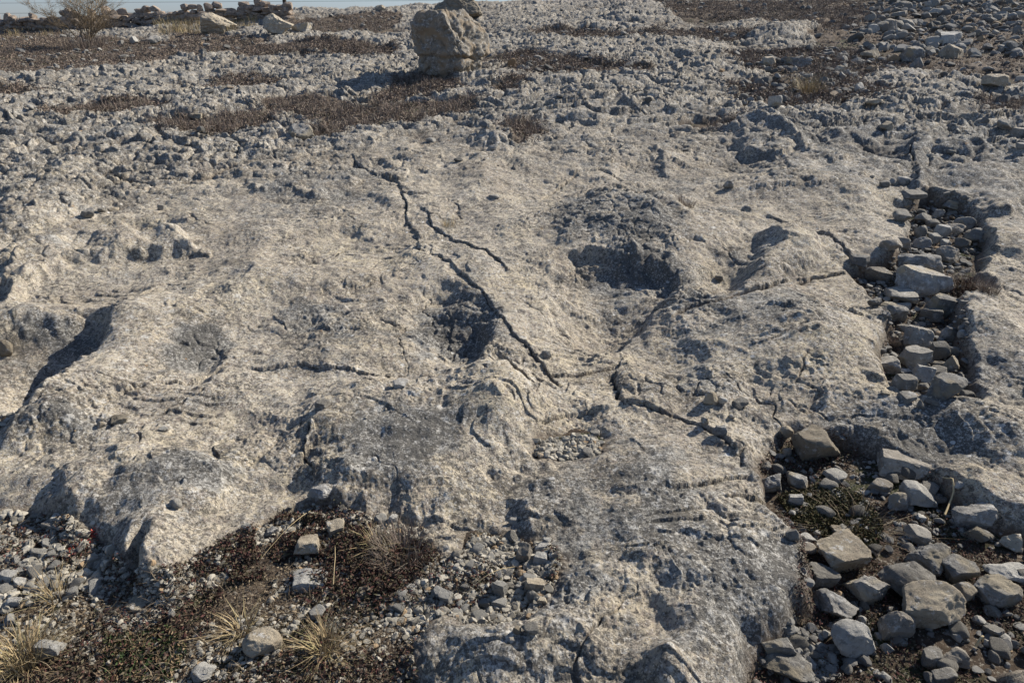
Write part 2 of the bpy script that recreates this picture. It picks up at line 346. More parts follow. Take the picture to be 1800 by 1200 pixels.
def hit(px, py):                     # photo points -> points on the finished surface
    px = np.atleast_1d(np.asarray(px, float)); py = np.atleast_1d(np.asarray(py, float))
    dx, dy, dz = ray(px, py); ts = np.geomspace(.9, 70, 1500)
    X = dx[:, None]*ts; Y = dy[:, None]*ts; Z = CAM_H+dz[:, None]*ts
    b = Z < lookup(X, Y); k = np.where(b.any(1), b.argmax(1), 1499); n = np.arange(len(px))
    return np.stack([X[n, k], Y[n, k], lookup(X[n, k], Y[n, k])], 1), ts[k]

# ------------------------------------------------------------------ mesh helpers
def mesh_np(name, V, F, attrs=None, smooth=True):
    me = bpy.data.meshes.new(name)
    V = np.asarray(V, np.float32); F = np.asarray(F, np.int32)
    me.vertices.add(len(V)); me.vertices.foreach_set('co', V.ravel())
    n, k = F.shape
    me.loops.add(n*k); me.loops.foreach_set('vertex_index', F.ravel())
    me.polygons.add(n); me.polygons.foreach_set('loop_start', np.arange(0, n*k, k, dtype=np.int32)); me.polygons.foreach_set('loop_total', np.full(n, k, np.int32))
    me.polygons.foreach_set('use_smooth', np.full(n, smooth))
    for a, v in (attrs or {}).items():
        at = me.attributes.new(a, 'FLOAT', 'POINT'); at.data.foreach_set('value', np.asarray(v, np.float32).ravel())
    me.update(); me.validate(); return me
def put(name, me, mat, parent=None, loc=None):
    o = bpy.data.objects.new(name, me); C.objects.link(o)
    if mat: me.materials.clear(); me.materials.append(mat)
    if parent: o.parent = parent
    if loc is not None: o.location = loc
    return o
def tag(o, label=None, cat=None, group=None, kind=None):
    if label: o['label'] = label
    if cat: o['category'] = cat
    if group: o['group'] = group
    if kind: o['kind'] = kind
    return o

# ------------------------------------------------------------------ materials
class NT_:
    def __init__(s, name, rough=.9, spec=.25):
        s.m = bpy.data.materials.new(name); s.m.use_nodes = True; s.t = s.m.node_tree; s.b = s.t.nodes['Principled BSDF']
        s.b.inputs['Roughness'].default_value = rough; s.b.inputs['Specular IOR Level'].default_value = spec
        s.co = s.n('ShaderNodeTexCoord').outputs['Object']
    def n(s, ty, **k):
        x = s.t.nodes.new(ty)
        for a, v in k.items(): setattr(x, a, v)
        return x
    def lk(s, a, b): s.t.links.new(a, b)
    def noise(s, sc, det=4, ro=.6, off=0, dist=0):
        x = s.n('ShaderNodeTexNoise'); x.inputs['Scale'].default_value = sc; x.inputs['Detail'].default_value = det
        x.inputs['Roughness'].default_value = ro; x.inputs['Distortion'].default_value = dist
        v = s.co
        if off:
            a = s.n('ShaderNodeVectorMath', operation='ADD'); a.inputs[1].default_value = (off*3.1, off*7.7, off*1.3); s.lk(v, a.inputs[0]); v = a.outputs[0]
        s.lk(v, x.inputs['Vector']); return x.outputs['Fac']
    def vor(s, sc, feat='F1', out='Distance', rnd=1):
        x = s.n('ShaderNodeTexVoronoi', feature=feat); x.inputs['Scale'].default_value = sc; x.inputs['Randomness'].default_value = rnd
        s.lk(s.co, x.inputs['Vector']); return x.outputs[out]
    def attr(s, n_):
        x = s.n('ShaderNodeAttribute'); x.attribute_name = n_; return x.outputs['Fac']
    def ramp(s, f, a, b, lo=0., hi=1.):
        x = s.n('ShaderNodeMapRange', interpolation_type='SMOOTHSTEP'); x.inputs[1].default_value = a; x.inputs[2].default_value = b
        x.inputs[3].default_value = lo; x.inputs[4].default_value = hi; s.lk(f, x.inputs[0]); return x.outputs[0]
    def math(s, op, a, b=None):
        x = s.n('ShaderNodeMath', operation=op)
        for i, v in enumerate((a, b)):
            if v is None: continue
            if isinstance(v, (int, float)): x.inputs[i].default_value = v
            else: s.lk(v, x.inputs[i])
        return x.outputs[0]
    def mix(s, f, a, b, blend='MIX'):
        x = s.n('ShaderNodeMix', data_type='RGBA', blend_type=blend)
        for i, v in ((0, f), (6, a), (7, b)):
            if isinstance(v, (int, float)): x.inputs[i].default_value = v
            elif isinstance(v, tuple): x.inputs[i].default_value = v+(1,)
            else: s.lk(v, x.inputs[i])
        return x.outputs[2]
    def out(s, col, bump=None, strength=.5, dist=.01):
        s.lk(col, s.b.inputs['Base Color'])
        if bump is not None:
            b = s.n('ShaderNodeBump'); b.inputs['Strength'].default_value = strength; b.inputs['Distance'].default_value = dist
            s.lk(bump, b.inputs['Height']); s.lk(b.outputs[0], s.b.inputs['Normal'])
        return s.m

def rock_material():
    q = NT_('weathered_limestone', .93, .15)
    cream = (.47, .415, .32); buff = (.34, .295, .225); grey = (.255, .245, .22); dark = (.062, .058, .052); pale = (.56, .54, .49)
    c = q.mix(q.ramp(q.noise(2.2, 5, .65), .38, .62), buff, cream)
    c = q.mix(q.math('MULTIPLY', q.attr('warm'), .85), c, (.53, .455, .315))
    c = q.mix(q.math('MULTIPLY', q.ramp(q.noise(14, 5, .75, 16), .47, .58), .55), c, (.27, .25, .22))
    c = q.mix(q.math('MULTIPLY', q.ramp(q.noise(34, 5, .78, 1), .50, .58), .68), c, (.19, .16, .14))
    gz = q.attr('grey')
    # grey weathered crust and dark lichen, strongest where the rock is rough and old
    g1 = q.ramp(q.math('ADD', q.noise(6, 8, .75, 2), q.math('MULTIPLY', gz, .30)), .56, .72)
    c = q.mix(g1, c, grey)
    lp = q.ramp(q.math('ADD', q.math('ADD', q.math('MULTIPLY', q.noise(42, 4, .8, 3), .7), q.math('MULTIPLY', q.noise(3.5, 5, .7, 12), .3)), q.math('MULTIPLY', gz, .09)), .505, .565)
    c = q.mix(q.math('MULTIPLY', lp, .74), c, dark)
    lp2 = q.ramp(q.noise(110, 3, .7, 4), .57, .62)
    c = q.mix(q.math('MULTIPLY', lp2, .8), c, (.07, .065, .06))
    # pale lichen
    pl = q.ramp(q.math('ADD', q.noise(22, 6, .8, 5), q.math('MULTIPLY', q.attr('pale'), .12)), .585, .66)
    c = q.mix(q.math('MULTIPLY', pl, .75), c, pale)
    pf = q.ramp(q.math('ADD', q.math('MULTIPLY', q.noise(85, 3, .75, 14), .75), q.math('MULTIPLY', q.noise(4, 4, .7, 15), .25)), .535, .60)
    c = q.mix(q.math('MULTIPLY', pf, .5), c, (.60, .585, .54))
    wl = q.math('MULTIPLY', q.ramp(q.math('ADD', q.vor(11), q.math('MULTIPLY', q.noise(60, 2, .5, 6), .12)), .19, .15), q.ramp(q.noise(1.7, 3, .6, 7), .50, .58))
    c = q.mix(q.math('MULTIPLY', wl, .8), c, (.62, .61, .57))
    ol = q.math('MULTIPLY', q.ramp(q.noise(14, 5, .75, 8), .66, .70), q.ramp(q.noise(1.1, 2, .5, 9), .52, .62))
    c = q.mix(q.math('MULTIPLY', ol, .7), c, (.38, .20, .06))
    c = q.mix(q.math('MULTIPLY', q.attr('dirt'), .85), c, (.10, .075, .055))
    b = q.math('ADD', q.math('MULTIPLY', q.noise(70, 6, .75, 10), 1.), q.math('MULTIPLY', q.ramp(q.vor(90), 0, .35), .25))
    b = q.math('SUBTRACT', b, q.math('MULTIPLY', lp2, .2))
    return q.out(c, b, .85, .014)
def soil_material():
    q = NT_('dark_stony_soil', .97, .1)
    c = q.mix(q.ramp(q.noise(9, 5, .7), .35, .65), (.055, .042, .033), (.12, .092, .068))
    c = q.mix(q.ramp(q.noise(4, 4, .7, 2), .5, .62), c, (.045, .05, .025))
    c = q.mix(q.ramp(q.noise(90, 3, .7, 4), .56, .64), c, (.30, .27, .22))
    return q.out(c, q.noise(60, 6, .8, 3), 1., .02)
def stone_material(name, a, b, lich=.0, tanc=None):
    q = NT_(name, .9, .2)
    oi = q.n('ShaderNodeObjectInfo').outputs['Random']
    v = q.n('ShaderNodeVectorMath', operation='ADD'); q.lk(q.co, v.inputs[0])
    cb = q.n('ShaderNodeCombineXYZ'); mm = q.math('MULTIPLY', oi, 37.); q.lk(mm, cb.inputs[0]); q.lk(mm, cb.inputs[2]); q.lk(cb.outputs[0], v.inputs[1]); q.co = v.outputs[0]
    c = q.mix(q.ramp(q.noise(9, 5, .7), .35, .65), a, b)
    c = q.mix(q.math('MULTIPLY', q.ramp(q.noise(45, 5, .75, 1), .52, .66), .65), c, tuple(x*.45 for x in a))
    c = q.mix(q.math('MULTIPLY', q.ramp(q.noise(26, 6, .8, 2), .56-lich*.06, .63), .75), c, (.46, .45, .42))
    if tanc: c = q.mix(q.ramp(q.noise(5, 3, .6, 3), .48, .6), c, tanc)
    hs = q.n('ShaderNodeHueSaturation'); q.lk(c, hs.inputs['Color']); q.lk(q.math('ADD', q.math('MULTIPLY', oi, .75), .65), hs.inputs['Value'])
    return q.out(hs.outputs[0], q.noise(48, 7, .8, 4), 1., .014)
def gravel_material(name, dk, lt):
    q = NT_(name, .92, .2); t = q.attr('tint')
    c = q.mix(t, dk, lt)
    c = q.mix(q.ramp(t, .955, .97), c, (.28, .20, .12))
    c = q.mix(q.math('MULTIPLY', q.ramp(q.noise(150, 3, .7), .5, .65), .5), c, (.12, .115, .105))
    return q.out(c, q.noise(220, 3, .7, 1), .5, .003)
def leaf_material(name, cols, rough=.8):
    q = NT_(name, rough, .2); t = q.attr('tint'); n = len(cols)
    r = q.n('ShaderNodeValToRGB'); q.lk(t, r.inputs[0]); e = r.color_ramp.elements
    while len(e) < n: e.new(.5)
    for i, c in enumerate(cols): e[i].position = i/(n-1); e[i].color = c+(1,)
    q.lk(r.outputs[0], q.b.inputs['Base Color']); return q.m
M_rock = rock_material(); M_soil = soil_material()
M_grey = stone_material('grey_limestone', (.19, .178, .155), (.30, .28, .24))
M_lgrey = stone_material('pale_limestone', (.27, .262, .24), (.38, .365, .325))
M_tan = stone_material('tan_limestone', (.23, .195, .145), (.34, .295, .22))
M_lich = stone_material('lichened_limestone', (.17, .165, .155), (.28, .265, .235), 1., (.30, .26, .19))
M_boul = stone_material('boulder_limestone', (.15, .132, .105), (.235, .21, .17), 1.2, (.24, .195, .14))
M_wall = stone_material('wall_stone', (.14, .12, .10), (.32, .245, .18))
M_brn = stone_material('brown_grey_limestone', (.19, .17, .14), (.29, .26, .215))
M_stem = leaf_material('dead_stem', [(.07, .05, .035), (.17, .13, .085), (.26, .21, .14)])
M_grav = gravel_material('gravel_stone', (.12, .11, .09), (.40, .37, .305))
M_ggrav = gravel_material('grey_gravel_stone', (.09, .086, .078), (.26, .25, .225))
M_rub = gravel_material('rubble_stone', (.11, .097, .078), (.29, .255, .20))
M_dry = leaf_material('dry_grass_blade', [(.12, .085, .045), (.33, .25, .14), (.46, .36, .21), (.30, .27, .13)])
M_brown = leaf_material('dry_heather', [(.07, .055, .046), (.17, .13, .105), (.30, .235, .185), (.17, .16, .12)])
M_mat = leaf_material('stonecrop_mat', [(.03, .024, .018), (.06, .04, .03), (.09, .035, .03), (.05, .05, .025), (.12, .095, .065)])
M_moss = leaf_material('moss', [(.018, .018, .010), (.035, .038, .014), (.065, .06, .022), (.10, .07, .03)])
M_leafg = leaf_material('small_leaves', [(.025, .045, .015), (.045, .075, .025), (.15, .10, .055), (.28, .21, .13)])
M_twig = leaf_material('bare_twig', [(.10, .075, .05), (.22, .17, .11), (.30, .25, .17)])
M_wood = leaf_material('weathered_post', [(.04, .035, .03), (.07, .06, .05)])
M_red = leaf_material('red_leaf', [(.30, .04, .03), (.45, .10, .07)])

# ------------------------------------------------------------------ ground sheets
idx = np.arange(NT*NR).reshape(NR, NT)
def grid_faces(I): return np.stack([I[:-1, :-1], I[1:, :-1], I[1:, 1:], I[:-1, 1:]], -1).reshape(-1, 4)[:, ::-1]
GREY = np.zeros_like(ZR)
for px, py, rx, ry, a in [(700,800,130,60,.9),(800,560,100,50,.9),(350,850,70,55,.9),(260,900,90,60,.5),(350,610,50,40,.9),(600,580,90,60,.35),(1120,470,90,50,.8),
                          (1330,560,130,40,.7),(1150,900,260,120,.6),(1300,1050,180,150,.75),(1600,770,200,50,1.),(1000,1100,120,120,.7),(560,340,130,40,.5),(1080,400,110,50,.7),
                          (60,590,110,28,.9),(1700,650,120,120,.5),(1230,560,60,50,.6),(900,1160,150,60,.8),(1230,670,60,40,.5),(330,720,60,25,.4),(120,770,90,40,.3),
                          (1600,300,260,100,.4),(540,560,60,40,.5),(1200,350,90,60,.3),(850,460,120,40,.15),(1320,450,60,20,.6)]:
    x, y = W(px, py); x2, _ = W(px+rx, py); ya = W(px, py-ry)[1]; yb = W(px, py+ry)[1]
    GREY = np.maximum(GREY, a*np.exp(-((((GXX-x)/(x2-x))**2+((GYY-y)/(abs(ya-yb)/2))**2)**1.5)))
RNG = np.hypot(GXX, GYY)
GREY = np.clip(GREY + .35*RWT*(1-sst(6, 9, RNG)) , 0, 1)*.88*(.7+.8*sst(-.3, .3, fbm(GXX*2.5, GYY*2.5, 3, 140))) + .42*sst(6, 9, RNG)
WARM = np.zeros_like(ZR)
for px, py, rx, ry, a in [(880,740,70,50,1.),(760,820,80,50,.6),(620,720,40,14,.9),(640,790,60,50,.4),(820,870,60,40,.7),(80,330,130,40,.5),(60,670,60,30,.6),(230,400,110,16,.6),(250,530,160,18,.4),(620,470,120,40,.35),(860,520,90,50,.4),(1280,470,60,16,.5),(1450,650,60,50,.5),(1560,360,50,50,.5),(860,960,60,50,.6),(260,620,50,40,.4),(20,780,90,60,.4),(380,860,30,50,.5)]:
    x, y = W(px, py); x2, _ = W(px+rx, py); ya = W(px, py-ry)[1]; yb = W(px, py+ry)[1]
    WARM = np.maximum(WARM, a*np.exp(-(((GXX-x)/(x2-x))**2+((GYY-y)/(abs(ya-yb)/2))**2)))
WARM = np.clip((WARM+.45*sst(-.05, .5, fbm(GXX*1.2, GYY*1.2, 3, 152))*(1-sst(5.5, 8, RNG)))*(.7+1.0*fbm(GXX*4, GYY*4, 3, 150)), 0, 1)
PALE = np.clip(sst(5.5, 9, RNG)*.10 + .3*sst(.0, .08, REL), 0, 1)
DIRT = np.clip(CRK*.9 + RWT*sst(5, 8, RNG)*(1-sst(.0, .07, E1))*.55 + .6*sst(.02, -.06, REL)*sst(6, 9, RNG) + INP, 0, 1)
V = np.stack([GXX, GYY, ZR], -1).reshape(-1, 3)
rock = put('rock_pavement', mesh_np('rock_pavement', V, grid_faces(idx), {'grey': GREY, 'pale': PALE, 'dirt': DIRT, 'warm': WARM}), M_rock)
tag(rock, kind='structure')
# soil sheets fill the pockets
st_ = 2
ri = np.arange(0, NR, st_); ti = np.arange(0, NT, st_)
SX, SY, SZ = GXX[np.ix_(ri, ti)], GYY[np.ix_(ri, ti)], ZS[np.ix_(ri, ti)]
ok = SZ > z0(SX, SY)-.5
ii = np.arange(SX.size).reshape(SX.shape); F = grid_faces(ii); F = F[ok.ravel()[F].all(1)]
used = np.unique(F); remap = np.zeros(SX.size, np.int64); remap[used] = np.arange(len(used))
soil = put('soil', mesh_np('soil', np.stack([SX, SY, SZ], -1).reshape(-1, 3)[used], remap[F]), M_soil); tag(soil, kind='structure')

# ------------------------------------------------------------------ stones
def ico(sub):
    import bmesh
    bm = bmesh.new(); bmesh.ops.create_icosphere(bm, subdivisions=sub, radius=1)
    V = np.array([v.co[:] for v in bm.verts]); F = np.array([[v.index for v in f.verts] for f in bm.faces]); bm.free(); return V, F
ICO = {k: ico(k) for k in (1, 2, 3, 4, 5, 6)}
def rock_verts(seed, sub=4, cuts=11, lo=.50, hi=.88, rough=.05, blocky=0.):
    g = np.random.default_rng(seed); V, F = ICO[sub]; P = V.copy()
    N = g.normal(size=(cuts, 3)); N /= np.linalg.norm(N, axis=1)[:, None]
    if blocky > 0:
        ax = np.array([[1, 0, 0], [-1, 0, 0], [0, 1, 0], [0, -1, 0], [0, 0, 1], [0, 0, -1]])+g.normal(size=(6, 3))*.22
        ax /= np.linalg.norm(ax, axis=1)[:, None]; N = np.vstack([ax, N[:max(cuts-6, 2)]])
    D = g.uniform(lo, hi, len(N))
    for _ in range(2):
        for n, d in zip(N, D):
            s = P@n-d; m = s > 0; P[m] -= n*s[m][:, None]*.97
    P /= np.abs(P).max(0)
    off = g.uniform(0, 40, 3)
    if sub >= 3:
        nv = P/np.linalg.norm(P, axis=1)[:, None]
        P = P + nv*(rough*noise3(P+off, 1.6, 1)+rough*.5*noise3(P+off, 4.2, 2)+rough*.28*noise3(P+off, 10, 3) + (rough*.16*noise3(P+off, 24, 4) if sub > 3 else 0) - rough*.55*np.exp(-(noise3(P+off, 1.9, 6)/.05)**2))[:, None]
    return P, F
def place_stone(cx, cy, wpx, hpx, mat, label, cat='stone', group=None, sub=4, name='stone', shape=None, rotz=None, seed=None, embed=.18, **kw):
    seed = int(cx*13+cy*7) if seed is None else seed
    g = np.random.default_rng(seed)
    (p,), (t,) = hit(cx, cy+hpx*.46)
    dx, dy, dz = ray(cx, cy); D = t
    sx = wpx*D/FPX/2                                     # half width
    dep = math.atan2(-dz, dy)
    tot = hpx*D/FPX                                      # apparent height
    ysz = sx*2*g.uniform(.7, .9)
    zs = (tot-ysz*abs(math.sin(dep))*.8)/max(math.cos(dep), .5)
    zs = float(np.clip(zs, (.32 if hpx < .45*wpx else .60)*2*sx, 1.25*2*sx))
    P, F = rock_verts(seed, sub, **kw)
    rz = g.uniform(-.35, .35) if rotz is None else rotz
    P = P*np.array([sx, ysz/2, zs/2*1.12]); P[:, 2] += zs/2*1.12*(1-2*embed)
    if shape: P = shape(P, sx, ysz/2, zs)
    o = put(name, mesh_np(name, P, F), mat)
    o.location = (p[0], p[1]+ysz*.42, float(lookup(p[0], p[1]+ysz*.3))); o.rotation_euler = (0, 0, rz)
    tag(o, label, cat, group); return o
GR, LG, TN, LI = M_grey, M_lgrey, M_tan, M_lich
ST = [
# lower right pocket
(1440,787,100,68,TN,'big tan block with a notched top at the upper end of the lower right pocket'),
(1382,768,24,30,TN,'small orange-tan block standing left of the notched tan block'),
(1381,795,20,26,GR,'small grey stone under the orange-tan block left of the notched block'),
(1363,852,50,50,LI,'grey stone with white streaks wedged in the left corner of the lower right pocket'),
(1406,844,38,36,GR,'squarish grey stone on the dark soil right of the white-streaked stone'),
(1403,878,32,30,LG,'pale angular stone lying just below the squarish grey stone on the moss'),
(1349,820,22,20,GR,'small grey stone at the top left corner of the lower right pocket'),
(1472,845,44,12,LG,'flat pale slab half sunk in the dark moss below the notched tan block'),
(1479,874,36,15,LG,'flat pale pebble-like stone sunk in the moss under the flat slab'),
(1592,830,92,36,GR,'long grey brick-like stone lying aslant against the dark ledge'),
(1553,857,42,38,GR,'rounded grey stone just below the left end of the long brick-like stone'),
(1585,884,44,46,GR,'upright grey stone left of the white faceted stone'),
(1622,882,78,44,LG,'whitish faceted stone catching the sun in the middle of the lower right pocket'),
(1622,913,22,18,LG,'small bluish pale stone under the whitish faceted stone'),
(1718,912,72,50,LI,'long white-speckled stone leaning on the right wall of the lower right pocket'),
(1686,861,20,15,LG,'small pale stone at the foot of the dark ledge, right of the faceted stone'),
(1617,943,44,38,GR,'squat grey stone above the largest cluster of stones at lower right'),
(1724,947,46,32,GR,'low grey stone below the long white-speckled stone'),
(1487,980,90,76,TN,'large tan block with a sunlit top at the left of the lower right cluster'),
(1457,1024,70,44,GR,'smooth blue-grey stone tucked under the large tan block'),
(1534,1037,76,68,LI,'rough brown-grey boulder between the tan block and the cracked dome stone'),
(1605,1022,98,84,GR,'large dome-shaped stone with fine cracks across it in the lower right cluster'),
(1645,983,80,66,LI,'rough grey stone leaning behind the cracked dome stone'),
(1694,1005,60,46,LI,'faceted grey stone right of the cracked dome stone'),
(1478,1072,72,58,LI,'rounded pock-marked stone below the smooth blue-grey stone'),
(1510,1125,92,80,LG,'big pale squarish block at the bottom of the lower right cluster'),
(1580,1104,64,62,GR,'dark grey block between the pale squarish block and the wedge'),
(1652,1088,126,84,TN,'large pointed wedge of stone with an orange spot, longest in the lower right cluster'),
(1695,1050,64,44,TN,'brown stone lying behind the pointed wedge'),
(1757,1048,76,44,LI,'stone with ochre patches right of the brown stone behind the wedge'),
(1788,955,50,42,TN,'yellowish stone cut by the right edge of the picture'),
(1783,1015,76,30,LG,'long pale stone at the right edge under the yellowish stone'),
(1641,1160,44,36,GR,'blue-grey stone below the point of the large wedge'),
(1685,1162,50,42,GR,'elongated grey stone below the right end of the large wedge'),
(1663,1190,42,32,GR,'grey stone cut by the bottom edge under the two below the wedge'),
(1373,1148,70,50,LI,'rough stone in the bottom left corner of the lower right pocket, upper of two'),
(1398,1188,104,46,LI,'broad rough stone cut by the bottom edge at the left of the lower right pocket'),
(1422,965,28,24,GR,'small grey stone left of the large tan block, below the thin flat stone'),
(1480,943,36,20,TN,'small tan stone resting on the back of the large tan block'),
(1395,940,26,28,GR,'small grey stone by the slab edge above the thin flat stone'),
(1437,937,18,18,GR,'tiny grey stone between the slab edge and the tan block'),
(1420,951,34,13,LG,'thin flat pale stone left of the large tan block'),
(1750,1110,28,30,GR,'small dark stone half buried in the soil right of the large wedge'),
# trench
(1590,384,38,26,GR,'dark grey stone at the upper left tip of the upper heap in the rock trench'),
(1624,384,34,26,GR,'grey wedge stone near the top of the upper heap in the rock trench'),
(1603,367,44,16,GR,'flat long stone lying across the top left of the upper heap in the trench'),
(1650,377,22,24,GR,'narrow upright stone at the top middle of the upper heap in the trench'),
(1680,368,42,18,LI,'flat stone lying at the top right of the upper heap in the trench'),
(1641,396,28,16,GR,'low brown-grey stone in the centre of the upper heap in the trench'),
(1701,395,38,32,LG,'rounded pale stone on the right side of the upper heap in the trench'),
(1683,405,34,24,GR,'egg-shaped grey stone left of the rounded pale stone in the upper heap'),
(1658,408,30,30,LG,'pale broken stone in the middle of the upper heap in the trench'),
(1617,408,28,30,GR,'upright pointed stone at the left of the upper heap in the trench'),
(1621,428,34,24,GR,'blocky grey stone below the upright pointed stone in the trench'),
(1645,420,22,22,GR,'small dark stone right of the blocky stone in the upper heap'),
(1664,427,18,15,LG,'small pale stone at the lower middle of the upper heap in the trench'),
(1692,431,36,20,GR,'low dark stone along the lower right of the upper heap in the trench'),
(1721,419,42,34,LI,'lichened stone against the right wall beside the upper heap'),
(1567,453,40,30,GR,'grey stone leaning on the left wall above the large lichened pair in the trench'),
(1588,440,32,18,GR,'flat grey stone behind the one leaning on the left trench wall'),
(1622,472,76,52,LI,'large flat-topped lichened stone under the upper heap in the trench'),
(1669,451,46,38,GR,'steep grey block right of the large flat-topped lichened stone'),
(1634,499,84,54,GR,'largest block of the trench, grey with a hollowed face'),
(1549,486,46,32,GR,'smooth grey stone out to the left of the largest trench block'),
(1510,478,34,20,LI,'rough low stone at the far left end of the trench branch'),
(1541,530,26,22,LI,'small rough stone at the left wall above the banded block in the trench'),
(1598,529,62,22,GR,'long grey slab behind the banded block in the trench'),
(1592,540,28,11,LG,'thin pale slab lying on top of the banded block in the trench'),
(1574,554,54,34,LI,'banded rectangular block on the left side of the trench'),
(1659,539,54,48,LI,'brown craggy stone right of the banded block in the trench'),
(1646,556,42,30,GR,'smooth grey stone tucked below the craggy brown one in the trench'),
(1616,592,62,52,GR,'big many-sided grey stone in the middle of the trench'),
(1673,585,34,34,GR,'rounded grey stone right of the big many-sided one in the trench'),
(1694,584,16,20,LG,'little pale stone against the right trench wall'),
(1591,576,24,14,GR,'small flat stone under the banded block in the trench'),
(1650,617,38,38,GR,'dark upright stone below the big many-sided one in the trench'),
(1682,616,30,26,GR,'dark rounded stone beside the right trench wall, below the little pale one'),
(1614,634,56,32,GR,'brick-shaped grey stone in the lower trench'),
(1563,645,48,34,GR,'pointed stone casting its shadow on the slab at the left of the lower trench'),
(1652,641,24,22,GR,'small dark stone right of the brick-shaped one in the trench'),
(1676,638,34,34,TN,'squarish stone against the right wall of the lower trench'),
(1596,654,30,13,GR,'flat stone right of the pointed stone in the lower trench'),
(1594,674,42,34,GR,'triangular grey stone near the bottom end of the trench'),
(1631,663,46,26,LG,'smooth pale rounded stone behind the large domed one at the trench end'),
(1676,679,74,44,LI,'large domed stone at the bottom end of the trench'),
(1627,682,24,16,GR,'small dark stone in front of the smooth pale rounded stone at the trench end'),
(1600,701,30,22,GR,'small stone lying at the very bottom left of the trench'),
(1620,711,14,18,GR,'little cone-shaped stone just outside the trench end'),
(1643,710,26,8,GR,'thin flat chip beside the little cone-shaped stone'),
(1560,692,18,8,GR,'small flat chip on the ledge left of the trench end'),
# loose stones on the pavement
(1250,702,26,32,TN,'upright leaf-shaped stone standing on the slab right of centre'),
(1272,706,20,14,LG,'crumbly small stone just right of the upright leaf-shaped stone'),
(1300,711,34,20,GR,'dark flat stone right of the upright leaf-shaped one on the slab'),
(1288,733,13,10,GR,'tiny dark stone on the slab below the dark flat stone'),
(1264,491,16,13,GR,'lone dark stone on the pale floor of the oval rock basin'),
(1556,324,20,12,GR,'leftmost of the three dark stones in a row by the upper trench crack'),
(1572,321,18,14,GR,'middle stone of the three in a row by the upper trench crack'),
(1591,320,24,14,LI,'rightmost rounded stone of the three by the upper trench crack'),
(1534,313,9,6,GR,'tiny stone left of the row of three by the upper crack'),
(306,889,26,13,GR,'small dark stone casting a long shadow on the left dome of rock'),
(205,738,32,13,TN,'flat sunlit stone with a dark side on the left slab'),
(176,750,18,10,TN,'small stone left of the flat sunlit one on the left slab'),
(286,756,18,8,LG,'thin pale flake on the ledge of the left slab'),
(566,712,26,15,GR,'grey stone lying behind the left end of the central mound'),
(704,681,34,8,GR,'thin slabs lying along the back of the central mound crest'),
(683,660,13,8,GR,'tiny dark stone in the hollow behind the central mound'),
(710,672,18,8,GR,'small dark stone just behind the crest of the central mound'),
(568,878,48,20,LI,'flat speckled slab stone tilted at the edge of the lower left gravel'),
(963,621,22,19,LI,'small pointed stone on the slope at the picture centre'),
(151,378,24,14,GR,'dark stone at the rim of the upper left rock basin'),
(175,371,16,9,GR,'small dark stone right of the one at the upper left basin rim'),
(196,367,20,8,TN,'small flat stone third from the left at the upper left basin rim'),
(283,366,16,9,GR,'small dark stone alone on the floor of the upper left basin'),
(1284,328,24,16,GR,'dark rounded stone in the broken rock below the upper right dome'),
(1362,178,26,26,LG,'upright whitish stone standing in the brown scrub at upper right'),
(868,346,24,9,GR,'dark flat stone in the shallow hollow above the picture centre'),
(5,611,34,38,TN,'rounded pale stone cut by the left edge of the picture'),
(1266,763,26,13,LI,'rounded stone jammed in the gaping crack right of centre'),
(1241,746,18,14,TN,'orange-brown stone at the mouth of the gaping crack'),
(969,783,12,10,TN,'small orange stone in the gravel-filled hollow'),
(1034,796,26,17,GR,'largest grey stone of the gravel-filled hollow, near its right end'),
(1046,766,20,9,GR,'flat grey stone at the top right of the gravel-filled hollow'),
# gravel fan, bottom centre
(878,1038,30,38,LG,'whitish upright stone casting a shadow on the bottom centre gravel'),
(945,1035,46,36,TN,'pale topped block on the right of the bottom centre gravel'),
(940,1050,30,20,GR,'dark stone beneath the pale topped block'),
(954,1058,22,16,TN,'small rounded stone below the pale topped block'),
(920,972,32,38,GR,'grey pointed stone at the top of the bottom centre gravel'),
(962,950,18,16,LG,'small pale stone at the upper right corner of the bottom centre gravel'),
(953,967,28,13,LG,'layered flat stone above the cubic one on the bottom centre gravel'),
(950,986,30,20,LG,'cubic pale stone right of the grey pointed stone'),
(975,979,14,20,LG,'slim upright pale stone by the slab, right of the cubic stone'),
(900,947,28,26,GR,'bluish grey stone at the very top of the bottom centre gravel'),
(668,914,24,24,LG,'pale rounded stone at the gravel edge above the spiny green tuft'),
(691,912,20,24,LG,'pale upright stone right of the rounded one above the spiny tuft'),
(904,915,20,15,LG,'lone small pale stone on the slab above the bottom centre gravel'),
(540,965,56,44,TN,'flat brown slab with a straight edge lying in the dark lower left mat'),
(587,936,36,18,TN,'small flat brown slab right of the straight-edged brown slab'),
(552,1080,34,26,LG,'creamy white stone above the large straw tuft'),
(780,1055,44,22,LG,'pale stone with a dark side in the left of the bottom centre gravel'),
(537,1036,66,22,LG,'flat blue-white slab lying in the lower left mat'),
(636,1042,32,24,TN,'ochre stone in the mat right of the flat blue-white slab'),
(933,1110,32,22,GR,'dark rounded stone at the bottom right of the bottom centre gravel'),
(908,1107,18,20,TN,'small tan stone left of the dark rounded one at the gravel foot'),
# lower left
(83,1145,50,46,LG,'smooth pale stone beside the straw tuft in the bottom left corner'),
(456,1140,66,46,TN,'pale stone mottled with white lichen between the two straw tufts at the bottom'),
(355,1194,38,18,LG,'pale stone cut by the bottom edge left of the mottled stone'),
(10,1020,36,22,LG,'white stone at the left edge above the small dry tuft'),
(30,1027,26,12,LG,'flat white stone right of the one at the left edge'),
(85,930,42,18,GR,'blue-grey slab casting shade at the top of the lower left gravel'),
(98,912,24,20,LG,'pale stone behind the blue-grey slab of the lower left gravel'),
